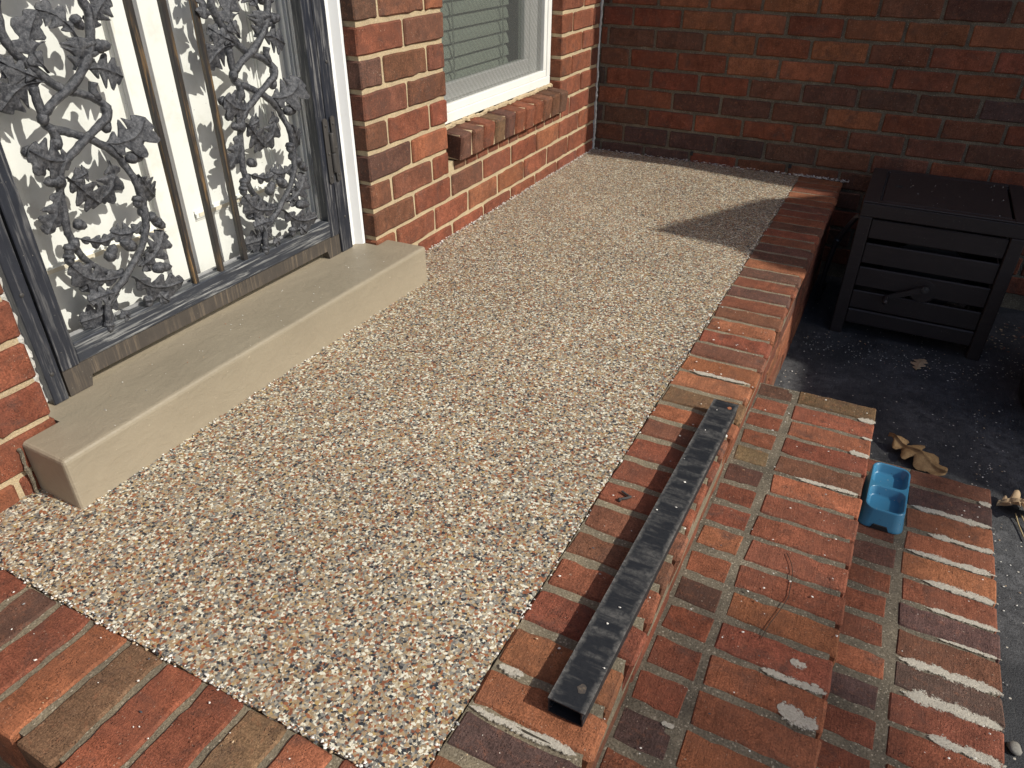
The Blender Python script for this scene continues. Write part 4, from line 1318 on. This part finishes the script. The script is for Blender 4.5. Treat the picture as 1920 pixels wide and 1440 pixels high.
# ================================================================== LITTER
def dead_leaf(label, mid, hw, z, mat, curl, seed, group=None):
    def frm(a, b, c):
        q = Vector((a * 16, b * 16, seed))
        return (a, b, z + c + curl * (0.7 + 1.1 * noise.noise(q)) + .003)
    bm = leaf_bm(mid, hw, seed, frm, 3, curl * .45, 0.0006, 44)
    o = part_bm('dead_leaf', bm, M[mat], None, True)
    o['label'] = label
    o['category'] = 'dead leaf'
    if group:
        o['group'] = group
    return o
dead_leaf('curled brown oak leaf on the driveway just behind the blue pet bowl', [(1.445, 2.072), (1.487, 2.035), (1.53, 2.005), (1.60, 1.955)], 0.062, -0.408, 'leaf_brown', 0.022, 3)
dead_leaf('crumpled tan leaf on the driveway beside the outer corner of the lower step', [(1.722, 1.89), (1.76, 1.895), (1.805, 1.885)], 0.050, -0.408, 'leaf_tan', 0.030, 5)
dead_leaf('pale leaf lying in the shade on the driveway in front of the slatted cabinet', [(1.505, 2.56), (1.512, 2.60), (1.525, 2.645)], 0.030, -0.408, 'leaf_tan', 0.006, 9)
dead_leaf('small yellow leaf scrap at the far corner of the upper step', [(1.205, 1.80), (1.212, 1.812), (1.218, 1.826)], 0.010, -0.404, 'straw', 0.006, 12)
for i, (pts, lab) in enumerate(((((1.765, 1.872, -.398), (1.772, 1.835, -.404), (1.784, 1.775, -.405)), 'pale dry stem under the crumpled tan leaf, the left of the two'), (((1.778, 1.872, -.398), (1.79, 1.83, -.403), (1.806, 1.77, -.405)), 'pale dry stem under the crumpled tan leaf, the right of the two'))):
    bm = bmesh.new()
    tube(bm, catmull(pts, 14), 0.0016, 6)
    o = part_bm('dry_stem', bm, M['straw'], None, True)
    o['label'] = lab; o['category'] = 'dry stem'; o['group'] = 'dry stems beside the steps'
bm = bmesh.new()
bmesh.ops.create_icosphere(bm, subdivisions=2, radius=0.013)
for v in bm.verts:
    v.co *= 1 + .35 * noise.noise(v.co * 90)
    v.co.z *= .6
o = put('pebble', mesh(bm, 'pebble', M['pebble'], True), None, (1.728, 1.133, -0.402))
o['label'] = 'grey pebble on the driveway beside the lower step at bottom right'; o['category'] = 'pebble'
clip = thing('metal_clip', 'small dark metal clip lying on a border brick left of the black bar', 'clip', (0.972, 1.005, 0.004))
bm = bmesh.new()
tube(bm, catmull([(0.962, 1.014, .0085), (0.972, 1.010, .008), (0.981, 1.006, .009)], 10), 0.0022, 8)
part_bm('clip_arm', bm, M['hinge'], clip)
bm = bmesh.new()
tube(bm, catmull([(0.982, 1.008, .008), (0.976, 1.000, .008), (0.969, 0.994, .0085)], 10), 0.0024, 8)
part_bm('clip_arm', bm, M['hinge'], clip)
bm = bmesh.new()
lathe(bm, [(0.0042, 0), (0.0045, .002), (0.003, .004)], (0.967, 0.992, .006), Vector((-.7, -.5, .5)).normalized(), 10)
part_bm('clip_head', bm, M['hinge'], clip)
bm = bmesh.new()
tube(bm, catmull([(1.261, 1.153, -.134), (1.274, 1.125, -.1335), (1.280, 1.097, -.134), (1.282, 1.059, -.1345), (1.282, 1.038, -.134), (1.274, 1.0, -.1335), (1.263, .959, -.134), (1.257, .926, -.1345)], 40), 0.0007, 5)
o = part_bm('dark_fibre', bm, M['wire'], None)
o['label'] = 'thin dark curved fibre lying across the bricks of the upper step'; o['category'] = 'fibre'

# loose stone chips scattered by the floor work
bm = bmesh.new()
R2 = random.Random(11)
def chip(x, y, z, r, mi):
    n = R2.choice((4, 5, 5, 6))
    a0 = R2.uniform(0, 6.28)
    st_ = R2.uniform(.55, 1)
    tx, ty = R2.uniform(-.18, .18), R2.uniform(-.18, .18)
    rg = []
    for k in range(n):
        a = a0 + 2 * math.pi * k / n + R2.uniform(-.3, .3)
        rr = r * R2.uniform(.65, 1.1)
        dx, dy = rr * math.cos(a), rr * math.sin(a) * st_
        rg.append(bm.verts.new((x + dx, y + dy, z + .0006 + abs(tx) * r + dx * tx + dy * ty)))
    top = bm.verts.new((x, y, z + .0018 + abs(tx) * r))
    for k in range(n):
        f = bm.faces.new((rg[k], rg[(k + 1) % n], top))
        f.material_index = mi
def pick():
    return R2.choices((0, 1, 2, 3, 4), (60, 16, 14, 5, 5))[0]
for _ in range(80):   # border
    chip(R2.uniform(.93, 1.1), R2.uniform(.39, 1.9) ** 1.0, .006, R2.uniform(.0008, .0032), pick())
for _ in range(80):
    chip(R2.uniform(-.1, .95), R2.uniform(.2, .375), .0055, R2.uniform(.0007, .0030), pick())
for _ in range(75):
    chip(R2.uniform(1.11, 1.372), R2.uniform(.6, 1.77), Z1 + .0035, R2.uniform(.0007, .0030), pick())
for _ in range(40):
    chip(R2.uniform(1.49, 1.665), R2.uniform(.9, 1.77), Z2 + .0035, R2.uniform(.0007, .0030), pick())
for _ in range(45):
    chip(R2.uniform(-.04, .11), R2.uniform(.62, 1.6), .1085, R2.uniform(.0007, .0022), pick())
for _ in range(520):
    chip(R2.uniform(1.13, 2.3), R2.uniform(.9, 3.2), -.4085, R2.uniform(.0006, .0015) * R2.choice((1, 1, 1, 2.4)), pick())
for _ in range(9):
    t = R2.uniform(-.4, .4)
    chip(1.0605 + t * .018 + R2.uniform(-.024, .024), .955 + t, .0345, R2.uniform(.0007, .0030), 0)
for _ in range(26):
    chip(R2.uniform(1.24, 1.66), R2.uniform(2.76, 3.15), ZT + .0042, R2.uniform(.0006, .0024), R2.choice((0, 0, 2)))
for _ in range(1500):  # ragged rims of the floor
    s = R2.random()
    if s < .45:
        chip(R2.uniform(-.002, .011), R2.uniform(1.66, 3.25), .0015 + R2.uniform(0, .004), R2.uniform(.002, .0045), R2.choices((0, 1, 2), (7, 2, 2))[0])
    elif s < .6:
        chip(R2.uniform(.01, .92), R2.uniform(3.245, 3.27), .0015 + R2.uniform(0, .006), R2.uniform(.0025, .0075), R2.choices((0, 1, 2), (7, 2, 3))[0])
    elif s < .82:
        chip(.925 + R2.uniform(-.007, .005), R2.uniform(.39, 3.2), .002 + R2.uniform(0, .002), R2.uniform(.0015, .0035), pick())
    else:
        chip(R2.uniform(-.0, .92), .374 + R2.uniform(-.004, .007), .002 + R2.uniform(0, .002), R2.uniform(.0015, .0035), pick())
for _ in range(120):
    chip(.122 + R2.uniform(-.002, .006), R2.uniform(.53, 1.65), .0015 + R2.uniform(0, .003), R2.uniform(.0015, .0035), pick())
chip(.50, 2.83, .002, .011, 0)
for _ in range(240):
    chip(R2.uniform(.91, 1.12), R2.uniform(3.245, 3.272), .004 + R2.uniform(0, .006), R2.uniform(.002, .006), R2.choice((0, 0, 2, 3)))
for _ in range(420):
    x = R2.uniform(1.12, 2.0)
    chip(x, 2.62 + R2.gauss(0, .05) + (.12 if x > 1.7 else 0), -.4085, R2.uniform(.001, .004), R2.choice((0, 1, 2, 2, 3)))
for _ in range(60):
    chip(R2.uniform(1.72, 1.86), R2.uniform(2.85, 3.1), -.4085 + R2.uniform(0, .01), R2.uniform(.003, .008), R2.choice((1, 1, 4, 3)))
for _ in range(300):
    chip(R2.choice((1.678, 1.678, 1.10)) + abs(R2.gauss(0, .03)), R2.uniform(.95, 2.4), -.4085, R2.uniform(.001, .0035), R2.choice((0, 1, 2, 3)))
o = put('stone_chips', mesh(bm, 'stone_chips', [M['chip_white'], M['chip_tan'], M['chip_grey'], M['chip_dark'], M['chip_rust']]), None)
stuff(o)
